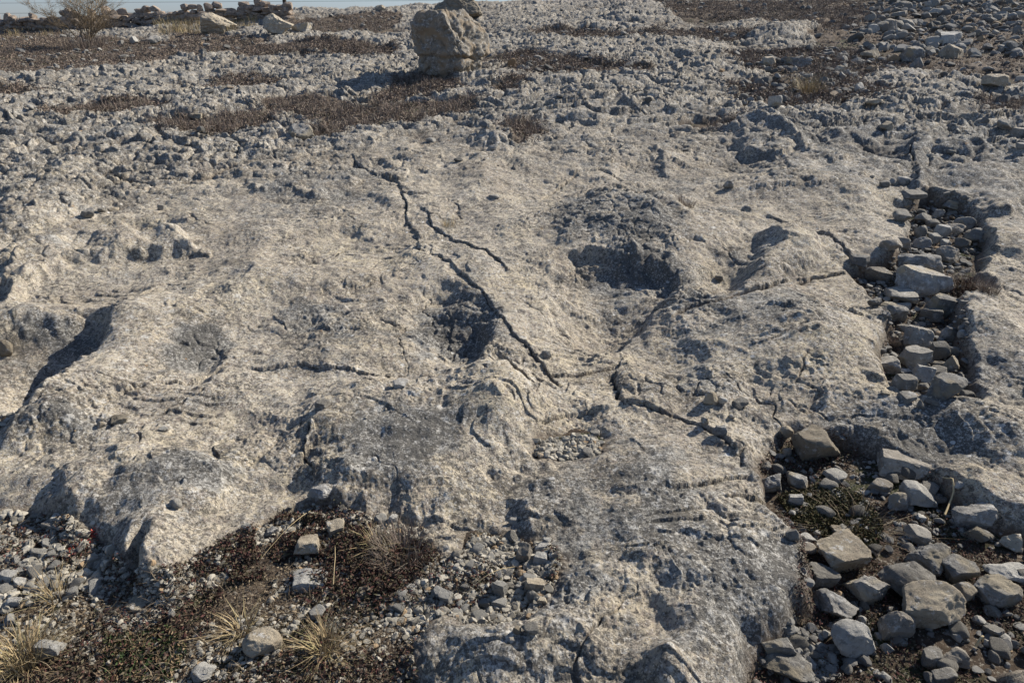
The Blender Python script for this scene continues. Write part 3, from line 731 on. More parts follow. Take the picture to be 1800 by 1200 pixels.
(160,990,26,15,GR,'grey rounded stone in the middle of the lower left gravel'),
(240,1070,52,15,TN,'reddish brown flat stone sunk in the lower left gravel'),
(301,1081,14,16,LG,'small pale cube of stone with a dark shadow in the lower left mat'),
(20,1062,28,18,LG,'white flat stone below those at the left edge'),
(435,930,24,18,LG,'pale tilted stone on the slope above the dark lower left mat'),
(475,940,24,13,GR,'grey flat stone right of the pale tilted one above the mat'),
(14,1093,24,16,LG,'pale oval stone above the corner straw tuft'),
# middle distance
(345,206,30,12,TN,'flat tan stone on the scrub patch at upper left'),
(531,233,54,26,LI,'flat slab with a tan side lying left of the long scrub strip'),
(1534,97,32,22,TN,'rounded tan stone left of the dark one on the right-hand scrub slope'),
(1604,97,42,24,GR,'dark rounded stone on the right-hand scrub slope below the rubble'),
(1681,94,44,24,TN,'rounded tan stone in front of the pale-topped one on the rubble slope'),
(1674,72,42,22,LG,'pale-topped stone behind the rounded tan one on the rubble slope'),
(1565,44,32,28,GR,'dark steep stone at the foot of the rubble slope'),
(1536,52,22,18,LG,'pale stone left of the dark steep stone at the foot of the rubble'),
(1515,155,24,22,LG,'pale pointed stone at the right end of the upper right scrub patch'),
(1538,186,30,13,TN,'low tan stone below the pale pointed stone at upper right'),
(1400,113,58,20,LI,'long lichened stone with a tan end on the upper right scrub'),
(1350,110,28,18,TN,'brown stone left of the long lichened stone'),
(1478,125,24,16,TN,'brown stone right of the long lichened stone'),
(1560,226,26,13,TN,'small tan stone on the pale rock at upper right with a blue shadow'),
(1770,226,32,18,GR,'rounded grey stone near the right edge below the scrub, left of two'),
(1797,233,28,18,GR,'rounded grey stone cut by the right edge, right of two'),
(1755,148,38,18,TN,'squarish tan stone above the scrub near the right edge'),
(669,16,22,14,TN,'small brown block standing on the skyline left of the great boulder'),
(235,72,16,14,LG,'small pale stone right of the bare shrub'),
(270,72,22,14,GR,'pointed grey stone right of the small pale one by the bare shrub'),
(530,50,40,16,LI,'low dark stone behind the tan boulders near the wall'),
(515,240,14,8,TN,'tiny tan stone by the flat slab at upper left'),
]
for s in ST:
    cx, cy, wp, hp, m, lab = s
    g = np.random.default_rng(int(cx+cy))
    big = wp > 45
    if m is GR and g.random() < .55: m = LI if g.random() < .5 else M_brn
    place_stone(cx, cy, wp, hp, m, lab, sub=5 if big else (4 if wp > 20 else 3), cuts=int(g.integers(8, 12)), lo=.45, hi=.82,
                rough=.10 if m is LI else .07, blocky=1. if g.random() < .55 else 0., group=None)

# ------------------------------------------------------------------ scattering helpers
def pts_in(P, n, g=rng, edge=0.):
    a, b = P.min(0), P.max(0); out = []; tot = 0
    while tot < n:
        q = g.uniform(a, b, (n*2, 2)); sdv = polysd(q[:, 0], q[:, 1], P); q = q[sdv > edge]; out.append(q); tot += len(q)
        if not len(q): break
    return np.concatenate(out)[:n]
def inframe(X, Y, mx=140):
    Z = lookup(X, Y)-CAM_H; f = cp*Y-sn*Z; u = X/f*FPX+900; v = 600-(sn*Y+cp*Z)/f*FPX
    return (f > 0) & (u > -mx) & (u < 1800+mx) & (v > -mx*.4) & (v < 1200+mx)
def pts_vis(P, n, **k):
    out = []; tot = 0
    for _ in range(60):
        q = pts_in(P, n, **k); q = q[inframe(q[:, 0], q[:, 1])]; out.append(q); tot += len(q)
        if tot >= n: break
    return np.concatenate(out)[:n]
def wpoly(pts): return WL(pts)
TPL = [rock_verts(900+i, 2, 9, .45, .85) for i in range(10)] + [rock_verts(950+i, 1, 7, .5, .85) for i in range(6)]
def gravel(name, XY, size, mat, lab, cat='gravel', small=False, zoff=0.):
    size = size*1.0
    Vs, Fs, Ts = [], [], []; base = 0
    z = lookup(XY[:, 0], XY[:, 1])
    ids = rng.integers(0, 10, len(XY)) if not small else rng.integers(10, 16, len(XY))
    for i in range(16):
        m = np.nonzero(ids == i)[0]
        if not len(m): continue
        P, F = TPL[i]; n = len(m); s = size[m]
        a = rng.uniform(0, 6.28, n); fl = rng.uniform(.4, .8, n); el = rng.uniform(.65, 1., n); tl = rng.normal(0, .3, n)
        x, y, zz = P[:, 0][None]*s[:, None], P[:, 1][None]*(s*el)[:, None], P[:, 2][None]*(s*fl)[:, None]
        x, zz = x*np.cos(tl)[:, None]-zz*np.sin(tl)[:, None], x*np.sin(tl)[:, None]+zz*np.cos(tl)[:, None]
        X = x*np.cos(a)[:, None]-y*np.sin(a)[:, None]+XY[m, 0][:, None]; Y = x*np.sin(a)[:, None]+y*np.cos(a)[:, None]+XY[m, 1][:, None]
        Z = zz+(z[m]+s*fl*.45+zoff)[:, None]
        Vs.append(np.stack([X, Y, Z], -1).reshape(-1, 3)); k = len(P)
        Fs.append((F[None]+(np.arange(n)*k)[:, None, None]).reshape(-1, 3)+base); base += n*k
        Ts.append(np.repeat(rng.random(n), k))
    o = put(name, mesh_np(name, np.concatenate(Vs), np.concatenate(Fs), {'tint': np.concatenate(Ts)}, smooth=False), mat)
    tag(o, lab, cat, kind='stuff'); return o
def sizes(n, a, b, p=2.5): return a+(b-a)*rng.random(n)**p
def keep_gap(XY, f, th_):                # clumped scatter
    return XY[perlin(XY[:, 0]*f, XY[:, 1]*f, 91)+.3*perlin(XY[:, 0]*f*3, XY[:, 1]*f*3, 92) > th_]
PL = POCK['lowleft'][0]
gc = wpoly([(790,990),(835,935),(880,940),(960,952),(985,985),(975,1030),(958,1070),(925,1108),(850,1110),(770,1085),(720,1110),(680,1080),(700,1020),(760,1000)])
p = pts_in(gc, 3000); gravel('gravel', p, sizes(len(p), .003, .017), M_grav, 'angular limestone chips spread over the bottom centre pocket')
p = pts_in(wpoly([(-60,900),(60,900),(130,925),(190,962),(232,1012),(200,1040),(100,1020),(40,1060),(-60,1070)]), 1700)
gravel('gravel', p, sizes(len(p), .004, .020, 2.2), M_grav, 'pale chips below the left dome of rock at lower left')
p = pts_in(wpoly([(150,1000),(235,1015),(300,1025),(350,985),(470,915),(545,885),(520,930),(440,960),(400,1010),(330,1050),(230,1110),(160,1060)]), 1500)
gravel('gravel', p, sizes(len(p), .004, .015), M_grav, 'fine pale chips along the rock edge left of the dark mat')
p = keep_gap(pts_in(PL, 13000), 3., -.2); p = p[(p[:, 0] > -3.2)]
gravel('gravel', p, sizes(len(p), .003, .012, 2.), M_grav, 'small chips scattered among the lower left mats')
p = pts_in(wpoly([(500,890),(590,888),(640,905),(745,925),(760,945),(690,935),(640,925),(560,905)]), 420)
gravel('gravel', p, sizes(len(p), .004, .014), M_grav, 'line of pale chips above the spiny tuft')
p = pts_in(POCK['hollow'][0], 460, edge=.005); gravel('gravel', p, sizes(len(p), .006, .020, 1.6), M_grav, 'grey and cream chips filling the oval hollow')
p = pts_in(POCK['edge'][0], 260); gravel('gravel', p, sizes(len(p), .006, .022, 1.6), M_grav, 'pale chips in the hollow at the left edge')
p = pts_in(POCK['lowright'][0], 1500); p = keep_gap(p, 2.5, -.05)
gravel('gravel', p, sizes(len(p), .004, .022, 2.6), M_ggrav, 'grey chips between the stones of the lower right pocket')
p = pts_in(wpoly([(1385,1085),(1430,1075),(1470,1110),(1480,1160),(1440,1180),(1400,1150),(1380,1130)]), 380)
gravel('gravel', p, sizes(len(p), .006, .020, 1.8), M_ggrav, 'small grey stones left of the pale squarish block')
p = pts_in(POCK['trench'][0], 1500); gravel('gravel', p, sizes(len(p), .006, .028, 2.2), M_ggrav, 'small grey stones filling the gaps of the trench')

q = rng.uniform((-5, 1.2), (5, 7), (5200, 2)); q = keep_gap(q, 1.6, .12)
gravel('rock_crumbs', q, sizes(len(q), .002, .009, 3.), M_grav, 'loose crumbs sprinkled in the dips of the bare rock', 'rock crumbs', small=True)
# rubble of the middle distance and the right-hand slope
q = np.concatenate([pts_vis(POCK[k][0], n) for k, n in (('f1', 500), ('f2', 90), ('f10', 120), ('f12', 120), ('f13', 300), ('f14', 160), ('f16', 60), ('f17', 260), ('f18', 100))])
gravel('rubble', q, sizes(len(q), .02, .11, 3.), M_ggrav, 'broken grey stones strewn through the far scrub', 'rubble')
q = np.concatenate([pts_in(wpoly([(1480,60),(1600,-20),(1900,-40),(1900,110),(1640,100),(1540,110)]), 4800), pts_vis(POCK['f15'][0], 3000)])
gravel('rubble', q, sizes(len(q), .025, .16, 2.6), M_ggrav, 'slope of broken grey rubble at the top right', 'rubble')
q = rng.uniform((-14, 6.5), (16, 24), (2600, 2)); q = keep_gap(q, .5, .0)
gravel('rubble', q, sizes(len(q), .012, .07, 3.5), M_ggrav, 'loose stones scattered over the knobbly rock', 'rubble')
# countable loose stones in the heaps, too alike to tell apart
def loose(poly, n, a, b, mat, lab, group, name='stone', sub=3):
    pr = [mesh_np(name, (lambda PF: PF[0]*np.array([1, .8, .6]))(rock_verts(3000+int(a*1e4)+n+i, sub, 10, .48, .85, .05, i % 2)), ICO[sub][1]) for i in range(6)]
    for m_ in pr: m_.materials.append(mat)
    for x, y in pts_in(poly, n, edge=.02):
        s = a+(b-a)*rng.random()**1.7
        o = bpy.data.objects.new(name, pr[rng.integers(0, 6)]); C.objects.link(o)
        o.location = (x, y, float(lookup(np.array([x]), np.array([y]))[0])+s*.35); o.scale = (s, s, s); o.rotation_euler = (rng.normal(0, .25), rng.normal(0, .25), rng.uniform(0, 6.28))
        tag(o, lab, 'stone', group)
loose(POCK['trench'][0], 46, .022, .05, M_grey, 'small grey stone filling a gap between the big stones of the trench', 'small stones in the trench')
loose(POCK['lowright'][0], 50, .018, .045, M_grey, 'small grey stone on the dark soil of the lower right pocket', 'small stones in the lower right pocket')
loose(gc, 34, .014, .028, M_lgrey, 'thumb-sized chip lying on the bottom centre gravel', 'larger chips on the bottom centre gravel')
loose(wpoly([(-20,905),(60,905),(130,930),(200,990),(180,1050),(60,1060),(-20,1080)]), 30, .014, .032, M_lgrey, 'thumb-sized pale chip on the lower left gravel', 'larger chips on the lower left gravel')
loose(wpoly([(1480,60),(1600,-10),(1800,-20),(1800,110),(1640,100),(1540,110)]), 44, .09, .22, M_lich, 'fist to head sized stone on the rubble slope at the top right', 'stones on the rubble slope')

# ------------------------------------------------------------------ plants
def blades(XY, z, n, h, spread, wd, lean=.5, dirx=0., diry=0., wob=.25):
    """n blades rooted round each point; returns verts, faces, tint"""
    N = len(XY)*n; k = np.repeat(np.arange(len(XY)), n)
    a = rng.uniform(0, 6.28, N); rad = np.sqrt(rng.random(N))*np.asarray(spread)[k] if np.ndim(spread) else np.sqrt(rng.random(N))*spread
    bx = XY[k, 0]+np.cos(a)*rad; by = XY[k, 1]+np.sin(a)*rad
    hh = (np.asarray(h)[k] if np.ndim(h) else h)*rng.uniform(.45, 1.1, N)
    a2 = a+rng.normal(0, .7, N); ln = lean*hh*rng.uniform(.2, 1.3, N)
    tx = np.cos(a2)*ln+dirx*hh; ty = np.sin(a2)*ln+diry*hh
    bz = lookup(bx, by)-.005
    sx, sy = -np.sin(a2+rng.normal(0, .6, N)), np.cos(a2+rng.normal(0, .6, N)); w2 = wd*rng.uniform(.5, 1.2, N)
    mx, my = bx+tx*.38+rng.normal(0, wob, N)*hh*.15, by+ty*.38+rng.normal(0, wob, N)*hh*.15
    hz = np.sqrt(np.maximum(hh**2-(tx**2+ty**2)*.8, (hh*.25)**2))
    V = np.stack([np.stack([bx-sx*w2, by-sy*w2, bz], -1), np.stack([bx+sx*w2, by+sy*w2, bz], -1),
                  np.stack([mx+sx*w2*.75, my+sy*w2*.75, bz+hz*.62], -1), np.stack([mx-sx*w2*.75, my-sy*w2*.75, bz+hz*.62], -1),
                  np.stack([bx+tx+sx*w2*.12, by+ty+sy*w2*.12, bz+hz*.95], -1), np.stack([bx+tx-sx*w2*.12, by+ty-sy*w2*.12, bz+hz*.95], -1)], 1).reshape(-1, 3)
    i = (np.arange(N)*6)[:, None]; F = np.concatenate([i+np.array([0, 1, 2, 3]), i+np.array([3, 2, 4, 5])])
    return V, F, np.repeat(rng.random(N), 6)
def blade_obj(name, args, mat, lab, cat, kind=None, group=None):
    Vs, Fs, Ts, b = [], [], [], 0
    for a in args:
        V, F, T = blades(**a); Vs.append(V); Fs.append(F+b); Ts.append(T); b += len(V)
    o = put(name, mesh_np(name, np.concatenate(Vs), np.concatenate(Fs), {'tint': np.concatenate(Ts)}), mat)
    tag(o, lab, cat, group, kind); return o
def leaves(XY, size, hmax, mat, name, lab, cat, kind='stuff', flat=.6):
    n = len(XY); s = size*rng.uniform(.5, 1.3, n); z = lookup(XY[:, 0], XY[:, 1])+rng.random(n)**1.3*hmax*(.4+.6*np.clip(perlin(XY[:, 0]*9, XY[:, 1]*9, 95)+.5, 0, 1))
    u = rng.normal(size=(n, 3)); u[:, 2] *= flat; u /= np.linalg.norm(u, axis=1)[:, None]
    v = np.cross(u, rng.normal(size=(n, 3))); v /= np.linalg.norm(v, axis=1)[:, None]
    c = np.stack([XY[:, 0], XY[:, 1], z], -1); s_ = s[:, None]
    V = np.stack([c-u*s_, c+v*s_*.38, c+u*s_, c-v*s_*.38], 1).reshape(-1, 3)
    F = (np.arange(n)*4)[:, None]+np.arange(4)
    o = put(name, mesh_np(name, V, F, {'tint': np.repeat(rng.random(n), 4)}, smooth=False), mat)
    tag(o, lab, cat, kind=kind); return o
# far and mid scrub patches
scr = {'f1': 2000, 'f2': 400, 'f3': 700, 'f4': 240, 'f5': 300, 'f6': 380, 'f7': 800, 'f8': 300, 'f9': 90, 'f10': 480, 'f11': 90, 'f12': 700, 'f13': 2200, 'f14': 560, 'f15': 4600, 'f16': 260, 'f17': 700, 'f18': 400, 'f20': 160, 'f21': 60}
slab = {'f1': 'brown scrub carpet below the bare shrub at upper left', 'f2': 'dry scrub below the tan boulder near the wall', 'f3': 'long thin brown strip left of the great boulder',
 'f4': 'small brown heather patch on the pale rock at upper left', 'f5': 'faint dry patch on the rock at left', 'f6': 'dark grey-green heather patch at upper left', 'f7': 'long brown heather strip below the great boulder shadow',
 'f8': 'brown grassy scrub at the foot of the great boulder', 'f9': 'narrow brown strip right below the great boulder', 'f10': 'brown scrub right of the great boulder', 'f11': 'dark heather tuft by the rock knob above centre',
 'f12': 'thin brown band crossing the upper centre', 'f13': 'brown moor at the top right of centre', 'f14': 'brown scrub behind the upright whitish stone', 'f15': 'dry scrub among the rubble at the top right',
 'f16': 'brown heather patch at the right edge', 'f17': 'brown scrub round the long lichened stone', 'f18': 'brown skyline scrub left of the great boulder', 'f20': 'brown scrub patch at the left edge', 'f21': 'reddish dry growth in the broken rock at upper right'}
for k, n in scr.items():
    P = POCK[k][0]; q = pts_vis(P, int(n*2.2), edge=-.03); q = keep_gap(q, 2.2, -.18); q = q[q[:, 1] < 32]
    hh = rng.uniform(.015, .05, len(q))*np.clip(np.hypot(q[:, 0], q[:, 1])/10, 1, 1.8)
    a = dict(XY=q, z=None, n=12, h=hh, spread=.11, wd=.0022 if q[:, 1].mean() < 10 else .0035, lean=1.6)
    args = [a]
    lv_ = np.repeat(q, 22, 0)+rng.normal(0, .10, (len(q)*22, 2)); leaves(lv_, .013 if q[:, 1].mean() < 10 else .022, .05, M_brown, 'low_scrub', slab[k]+', its low crumbly growth', 'scrub')
    q2 = q[rng.random(len(q)) < .16]
    if len(q2): args.append(dict(XY=q2, z=None, n=14, h=rng.uniform(.08, .2, len(q2)), spread=.05, wd=.0025, lean=.6))
    blade_obj('low_scrub', args, M_brown, slab[k], 'scrub', kind='stuff')
q = pts_in(wpoly([(-120,48),(60,46),(120,60),(60,72),(-120,76)]), 420); q = q[q[:, 1] < 33]
blade_obj('dry_grass', [dict(XY=q, z=None, n=14, h=rng.uniform(.15, .35, len(q)), spread=.12, wd=.004, lean=.35)], M_dry, 'pale dry grass before the wall at the left edge', 'dry grass', kind='stuff')
q = pts_in(wpoly([(270,40),(345,44),(440,36),(460,50),(400,66),(280,62)]), 320); q = q[q[:, 1] < 33]
blade_obj('dry_grass', [dict(XY=q, z=None, n=14, h=rng.uniform(.12, .35, len(q)), spread=.12, wd=.004, lean=.35)], M_dry, 'pale dry grass between wall and tan boulders', 'dry grass', kind='stuff')
q = np.stack([rng.uniform(-16, 18, 60000), rng.uniform(7.5, 31, 60000)], 1); q = q[inframe(q[:, 0], q[:, 1])]
rl = lookup(q[:, 0], q[:, 1], REL); q = q[(rl < -.015) & (perlin(q[:, 0]*.5, q[:, 1]*.9, 131) > -.05)][:5200]
blade_obj('low_scrub', [dict(XY=q, z=None, n=16, h=rng.uniform(.02, .05, len(q))*np.clip(np.hypot(q[:, 0], q[:, 1])/9, 1, 2.4), spread=.09, wd=.003, lean=1.1)], M_brown, 'thin dry growth in the dips of the far rock', 'scrub', kind='stuff')
# lower left mats
matp = wpoly([(340,1000),(400,955),(500,900),(590,905),(640,930),(740,945),(770,970),(740,1010),(690,1040),(600,1050),(560,1020),(470,1010),(380,1030)])
q = keep_gap(pts_in(matp, 24000), 6, -.2); leaves(q, .007, .035, M_mat, 'stonecrop_mat', 'dark reddish mat behind the straight-edged brown slab', 'ground cover')
q = keep_gap(pts_in(PL, 70000), 3.4, -.06); q = q[q[:, 0] > -3]; leaves(q, .007, .028, M_mat, 'stonecrop_mat', 'dark brown and red creeping mat over the lower left soil', 'ground cover')
q = pts_in(PL, 26000); q = q[q[:, 0] > -3]; leaves(q, .006, .015, M_stem, 'leaf_litter', 'dead leaves and bits of stem littering the lower left soil', 'leaf litter')
q = pts_in(wpoly([(180,1110),(300,1095),(330,1130),(300,1190),(180,1190)]), 2300); leaves(q, .008, .02, M_leafg, 'leafy_ground_cover', 'small green and brown leaves near the bottom left', 'ground cover')
q = keep_gap(pts_in(POCK['lowright'][0], 30000), 3, -.15); leaves(q, .006, .022, M_mat, 'stonecrop_mat', 'dark mat between the lower right stones', 'ground cover')
q = pts_in(wpoly([(1370,850),(1440,830),(1520,850),(1560,900),(1540,960),(1480,930),(1400,900)]), 16000); leaves(q, .006, .025, M_moss, 'moss', 'dark green moss above the large tan block', 'moss')
q = keep_gap(pts_in(POCK['trench'][0], 5000), 4, .0); leaves(q, .008, .03, M_mat, 'stonecrop_mat', 'brown growth between the trench stones', 'ground cover')
q = pts_in(wpoly([(120,1105),(160,1000),(700,1020),(700,1190),(20,1190)]), 120)
blade_obj('dead_stems', [dict(XY=q, z=None, n=16, h=rng.uniform(.035, .08, len(q)), spread=.05, wd=.0009, lean=1.4)], M_stem, 'thin dead stems tangled over the lower left mats', 'dead stems', kind='stuff')
def tuft(px, py, hpx, spx, n, mat, lab, lean=1.0, dirx=0., diry=0., name='grass_tuft', wd=.0012, cat='grass tuft'):
    (p,), (t,) = hit(px, py); s = t/FPX
    a = dict(XY=p[None, :2], z=None, n=n, h=hpx*s, spread=spx*s, wd=wd, lean=lean, dirx=dirx, diry=diry)
    o = blade_obj(name, [a], mat, lab, cat)
    me = o.data; co = np.empty(len(me.vertices)*3, np.float32); me.vertices.foreach_get('co', co); co = co.reshape(-1, 3)-p.astype(np.float32); me.vertices.foreach_set('co', co.ravel()); me.update(); o.location = p
    return o
tuft(40, 1165, 80, 32, 420, M_dry, 'straw coloured grass tuft in the bottom left corner beside the smooth pale stone')
tuft(575, 1145, 72, 20, 260, M_dry, 'large open straw tuft at the bottom, right of the lichen mottled stone')
tuft(100, 1055, 65, 14, 120, M_dry, 'small yellowish tuft on the lower left gravel', 1.1)
tuft(425, 1110, 60, 16, 120, M_dry, 'thin straw tuft just above the lichen mottled stone', 1.2)
tuft(660, 960, 48, 14, 150, M_dry, 'spiny greenish tuft above the dark cushion in the lower left mat', 1.2)
tuft(705, 975, 46, 44, 700, M_brown, 'dark grey cushion of twiggy growth by the slab edge', .9, name='twiggy_cushion', cat='cushion plant')
tuft(1515, 925, 62, 34, 130, M_stem, 'sprawling thin brown grass tuft in the middle of the lower right pocket', 1.6)
tuft(1705, 505, 34, 32, 500, M_brown, 'brown crusty cushion plant right of the largest trench block', .8, name='cushion_plant', cat='cushion plant')
tuft(1738, 512, 24, 16, 260, M_brown, 'small domed brown cushion plant at the right end of the trench branch', .7, name='cushion_plant', cat='cushion plant')
tuft(1570, 605, 26, 18, 260, M_brown, 'brown cushion plant on the left wall of the trench', .8, name='cushion_plant', cat='cushion plant')
tuft(1204, 362, 18, 16, 200, M_brown, 'lone brown tuft on the bare rock right of the knobbly outcrop', .8)
tuft(790, 398, 22, 12, 90, M_dry, 'little brown tuft growing where two cracks meet above centre', .9)
tuft(1420, 165, 40, 26, 260, M_dry, 'yellow-brown grass tuft in the scrub right of the upright whitish stone', .7, wd=.0025)
tuft(375, 308, 16, 24, 120, M_brown, 'brown growth filling the long crack at upper left', .6)
q = pts_in(wpoly([(1655,485),(1710,478),(1720,505),(1690,530),(1655,520)]), 3000); leaves(q, .010, .05, M_mat, 'stonecrop_mat', 'reddish brown fleshy growth right of the largest trench block', 'ground cover')
for px, py in ((160, 948), (132, 970)):
    (p,), (t,) = hit(px, py); q = p[:2]+rng.normal(0, .012, (90, 2)); leaves(q, .007, .015, M_red, 'red_leaves', 'cluster of bright red leaves on the lower left gravel, %s of two' % ('right-hand' if px == 160 else 'left-hand'), 'red plant', kind=None)

# thin dead stalks
def tube(P, r0, r1, k=5):
    P = np.asarray(P, float); n = len(P); V = []
    for i in range(n):
        d = P[min(i+1, n-1)]-P[max(i-1, 0)]; d /= np.linalg.norm(d)+1e-9
        u = np.cross(d, (0.3, .2, 1)); u /= np.linalg.norm(u)+1e-9; v = np.cross(d, u); r = r0+(r1-r0)*i/(n-1)
        for j in range(k): a = 2*np.pi*j/k; V.append(P[i]+r*(np.cos(a)*u+np.sin(a)*v))
    F = [[i*k+j, i*k+(j+1) % k, (i+1)*k+(j+1) % k, (i+1)*k+j] for i in range(n-1) for j in range(k)]
    return np.array(V), np.array(F)
def stalk(pts, r, lab):
    h3, _ = hit([p[0] for p in pts], [p[1] for p in pts]); n = 12
    t = np.linspace(0, len(pts)-1, n); Q = np.stack([np.interp(t, np.arange(len(pts)), h3[:, c]) for c in range(3)], 1)
    Q[:, 2] = lookup(Q[:, 0], Q[:, 1])+r+.012+.03*np.sin(np.linspace(0, np.pi, n))
    V, F = tube(Q, r, r*.5); o = put('dead_stalk', mesh_np('dead_stalk', V, F, {'tint': np.full(len(V), .7)}), M_dry); tag(o, lab, 'dead stalk')
stalk([(548,902),(510,945),(460,988)], .0011, 'straight pale stalk lying over the dark lower left mat')
stalk([(587,1035),(592,1000),(590,960)], .0014, 'pale bent stalk standing from the mat below the small brown slab')
stalk([(825,1045),(865,1025),(905,1003)], .0015, 'thin stalk lying across the bottom centre gravel')
stalk([(1658,912),(1670,885),(1668,858),(1655,845)], .004, 'curved pale twig lying right of the whitish faceted stone')
stalk([(1712,1143),(1725,1135)], .004, 'short pale twig on the soil below the wedge')
# ------------------------------------------------------------------ great boulder and other boulders
def boulder(name, cx, by, wpx, hpx, mat, lab, prof=None, seed=1, crack=(), sub=6, rough=.08, depthf=.85, lean=0., **kw):
    (p,), (t,) = hit(cx, by-3); s = t/FPX; sx = wpx*s/2; H_ = hpx*s*1.02
    P, F = rock_verts(seed, sub, rough=rough, **kw)
    zz = (P[:, 2]+1)/2
    if prof:
        zs, ws = zip(*prof); f = np.interp(zz, zs, ws)
        r = np.maximum(np.hypot(P[:, 0], P[:, 1]), 1e-6); side = 1-sst(.85, 1.0, np.abs(P[:, 2]))
        P[:, 0] *= f; P[:, 1] *= f
    P[:, 0] += lean*(zz-.5)
    for zc, am, wd, tilt in crack:
        zl = zc+tilt*P[:, 0]+.035*perlin(P[:, 0]*3+seed, P[:, 1]*3, 7)
        g = am*np.exp(-((zz-zl)/wd)**2); P[:, 0] *= 1-g; P[:, 1] *= 1-g
    P *= np.array([sx, sx*depthf, H_/2]); P[:, 2] += H_/2*.94
    o = put(name, mesh_np(name, P, F), mat); o.location = (p[0], p[1]+sx*.3, p[2]-.04*H_); tag(o, lab, 'boulder'); return o
boulder('boulder', 782, 136, 154, 110, M_boul, 'great undercut boulder split by a level crack, wider at the top, upper centre',
        prof=[(0, .88), (.15, .92), (.30, .90), (.36, .98), (.75, 1.0), (.9, .92), (1, .8)], seed=47, crack=((.32, .12, .02, -.03), (.72, .05, .015, .14)), rough=.15, blocky=1., cuts=9, lo=.66, hi=.8)
boulder('boulder', 808, 36, 92, 42, M_tan, 'tan boulder rising behind the great undercut boulder', seed=44, cuts=10)
boulder('boulder', 374, 66, 76, 40, M_tan, 'slanted tan boulder before the wall, left of two', prof=[(0, 1), (.5, .95), (1, .55)], seed=51, cuts=12, lean=-.5)
boulder('boulder', 487, 64, 56, 34, M_tan, 'rounded tan boulder before the wall, right of two', prof=[(0, 1), (.5, .95), (1, .6)], seed=53, cuts=12, lean=-.2)
boulder('boulder', 592, 14, 50, 30, M_boul, 'grey boulder on the skyline right of the post', seed=57, cuts=12)
# ------------------------------------------------------------------ dry-stone wall on the skyline
wl = [(-420, 70), (-150, 64), (0, 58), (120, 52), (250, 46), (340, 41), (430, 37), (505, 34)]
WP = hit([a for a, b in wl], [b for a, b in wl])[0]
Vs, Fs, b = [], [], 0
seg = np.cumsum(np.r_[0, np.hypot(*(np.diff(WP[:, :2], axis=0).T))]); Lw = seg[-1]
g = np.random.default_rng(5)
for row in range(4):
    s = 0.
    while s < Lw:
        ln = g.uniform(.16, .42) if row < 3 else g.uniform(.14, .34)
        x = np.interp(s+ln/2, seg, WP[:, 0]); y = np.interp(s+ln/2, seg, WP[:, 1])+.25; dirv = math.atan2(np.interp(s+ln, seg, WP[:, 1])-np.interp(s, seg, WP[:, 1]), np.interp(s+ln, seg, WP[:, 0])-np.interp(s, seg, WP[:, 0])+1e-6)
        hh = .13 if row < 3 else g.uniform(.13, .24)
        if row < 3 or g.random() < .6:
            P, F = rock_verts(int(g.integers(0, 60))+500, 2, 10, .5, .9, blocky=1.)
            P = P*np.array([ln*.68, .2 if row < 3 else .13, hh*.70*g.uniform(.85, 1.25)]); c_, s_ = math.cos(dirv), math.sin(dirv)
            P = np.stack([P[:, 0]*c_-P[:, 1]*s_, P[:, 0]*s_+P[:, 1]*c_, P[:, 2]], 1)
            zg = float(lookup(np.array([x]), np.array([y]))[0])
            P += np.array([x, y+g.normal(0, .03), zg-.02+row*.125+hh*.5]); Vs.append(P); Fs.append(F+b); b += len(P)
        s += ln
wall = put('dry_stone_wall', mesh_np('dry_stone_wall', np.concatenate(Vs), np.concatenate(Fs), smooth=False), M_wall)
tag(wall, 'low dry-stone wall along the skyline at upper left', 'wall')
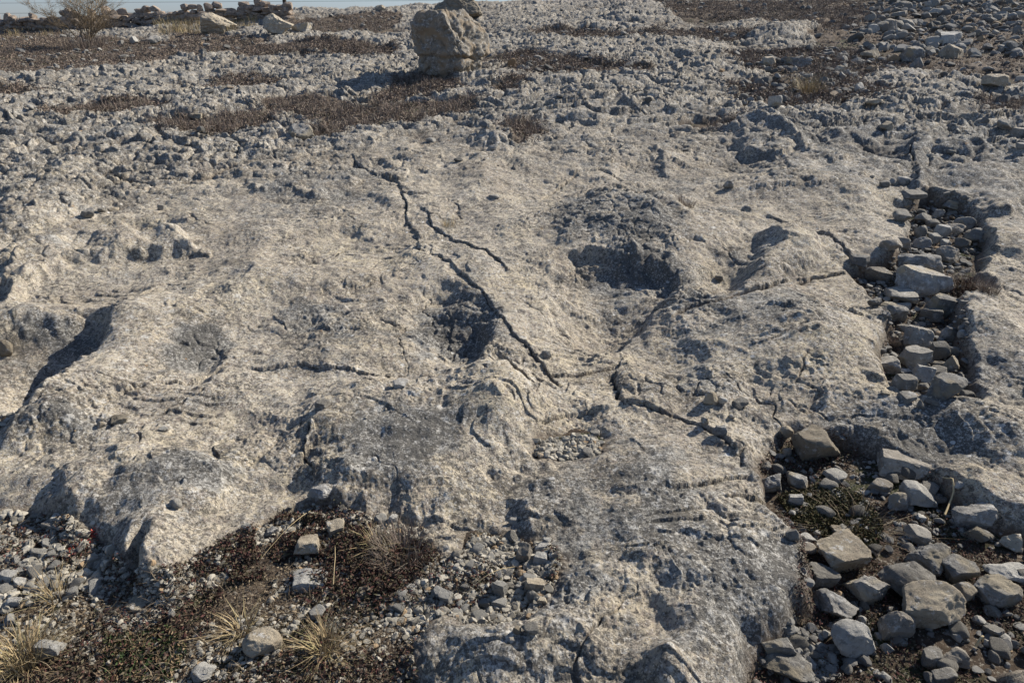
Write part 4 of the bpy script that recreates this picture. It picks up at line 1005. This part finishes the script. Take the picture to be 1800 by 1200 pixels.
# ------------------------------------------------------------------ bare shrub
def shrub(px, py, hgt, lab):
    (p,), (t,) = hit(px, py); g = np.random.default_rng(3); Vs, Fs, Ts, cnt = [], [], [], [0]
    root = bpy.data.objects.new('bare_shrub', None); C.objects.link(root); root.location = p; tag(root, lab, 'shrub')
    segs = {'branch': [], 'twig': []}
    def grow(o, d, L, r, lev):
        n = 5; P = [o]; dd = d.copy()
        for i in range(n):
            dd = dd+g.normal(0, .11, 3)+np.array([0, 0, .03]); dd /= np.linalg.norm(dd); P.append(P[-1]+dd*L/n)
        segs['branch' if lev < 2 else 'twig'].append((P, r, r*.55))
        if lev < 4:
            for _ in range(int(g.integers(4, 7)) if lev < 3 else int(g.integers(3, 5))):
                k = int(g.integers(1, n+1)); nd = dd+g.normal(0, .55, 3); nd[2] = abs(nd[2])*.8+.15; nd /= np.linalg.norm(nd)
                grow(P[k], nd, L*g.uniform(.45, .7), r*.55, lev+1)
    for _ in range(9):
        a = g.uniform(0, 6.28); d = np.array([math.cos(a)*.7, math.sin(a)*.5, 1.]); d /= np.linalg.norm(d)
        grow(np.array([math.cos(a)*.06, math.sin(a)*.05, 0]), d, hgt*.5, .016, 0)
    for nm, L in segs.items():
        Vs, Fs, b = [], [], 0
        for P, r0, r1 in L:
            V, F = tube(P, r0, r1, 4 if nm == 'branch' else 3); Vs.append(V); Fs.append(F+b); b += len(V)
        V = np.concatenate(Vs); o = put('branches' if nm == 'branch' else 'twigs', mesh_np(nm, V, np.concatenate(Fs), {'tint': np.clip(V[:, 2]/hgt, 0, 1)}), M_twig, root)
    return p
pb = shrub(152, 84, 1.9, 'leafless many-stemmed shrub at the upper left against the sky')
tuft(148, 86, 26, 40, 700, M_brown, 'dark scrubby growth round the foot of the bare shrub', .6, name='scrub_clump', wd=.004, cat='scrub')
# post and wires
(p,), (t,) = hit(499, 33)
V, F = tube([(0, 0, -.2), (0, 0, 1.), (0.01, 0, 2.4)], .07, .055, 8); 
post = put('fence_post', mesh_np('fence_post', V, F, {'tint': np.full(len(V), .5)}), M_wood, loc=(p[0], p[1]+.3, p[2])); tag(post, 'dark wooden post rising above the wall against the sky', 'post')
for i, (ya, yb) in enumerate(((6, 3), (24, 20))):
    P = []
    for k in range(25):
        px = -900+k*70; dx, dy, dz = ray(px, ya+(yb-ya)*px/500.); tt = 60/dy; P.append((dx*tt, 60, CAM_H+dz*tt-.0))
    V, F = tube(P, .010, .010, 4); o = put('overhead_wire', mesh_np('overhead_wire', V, F, {'tint': np.full(len(V), .2)}), M_wood)
    tag(o, '%s of the two thin wires crossing the sky at left' % ('upper' if i == 0 else 'lower'), 'wire')
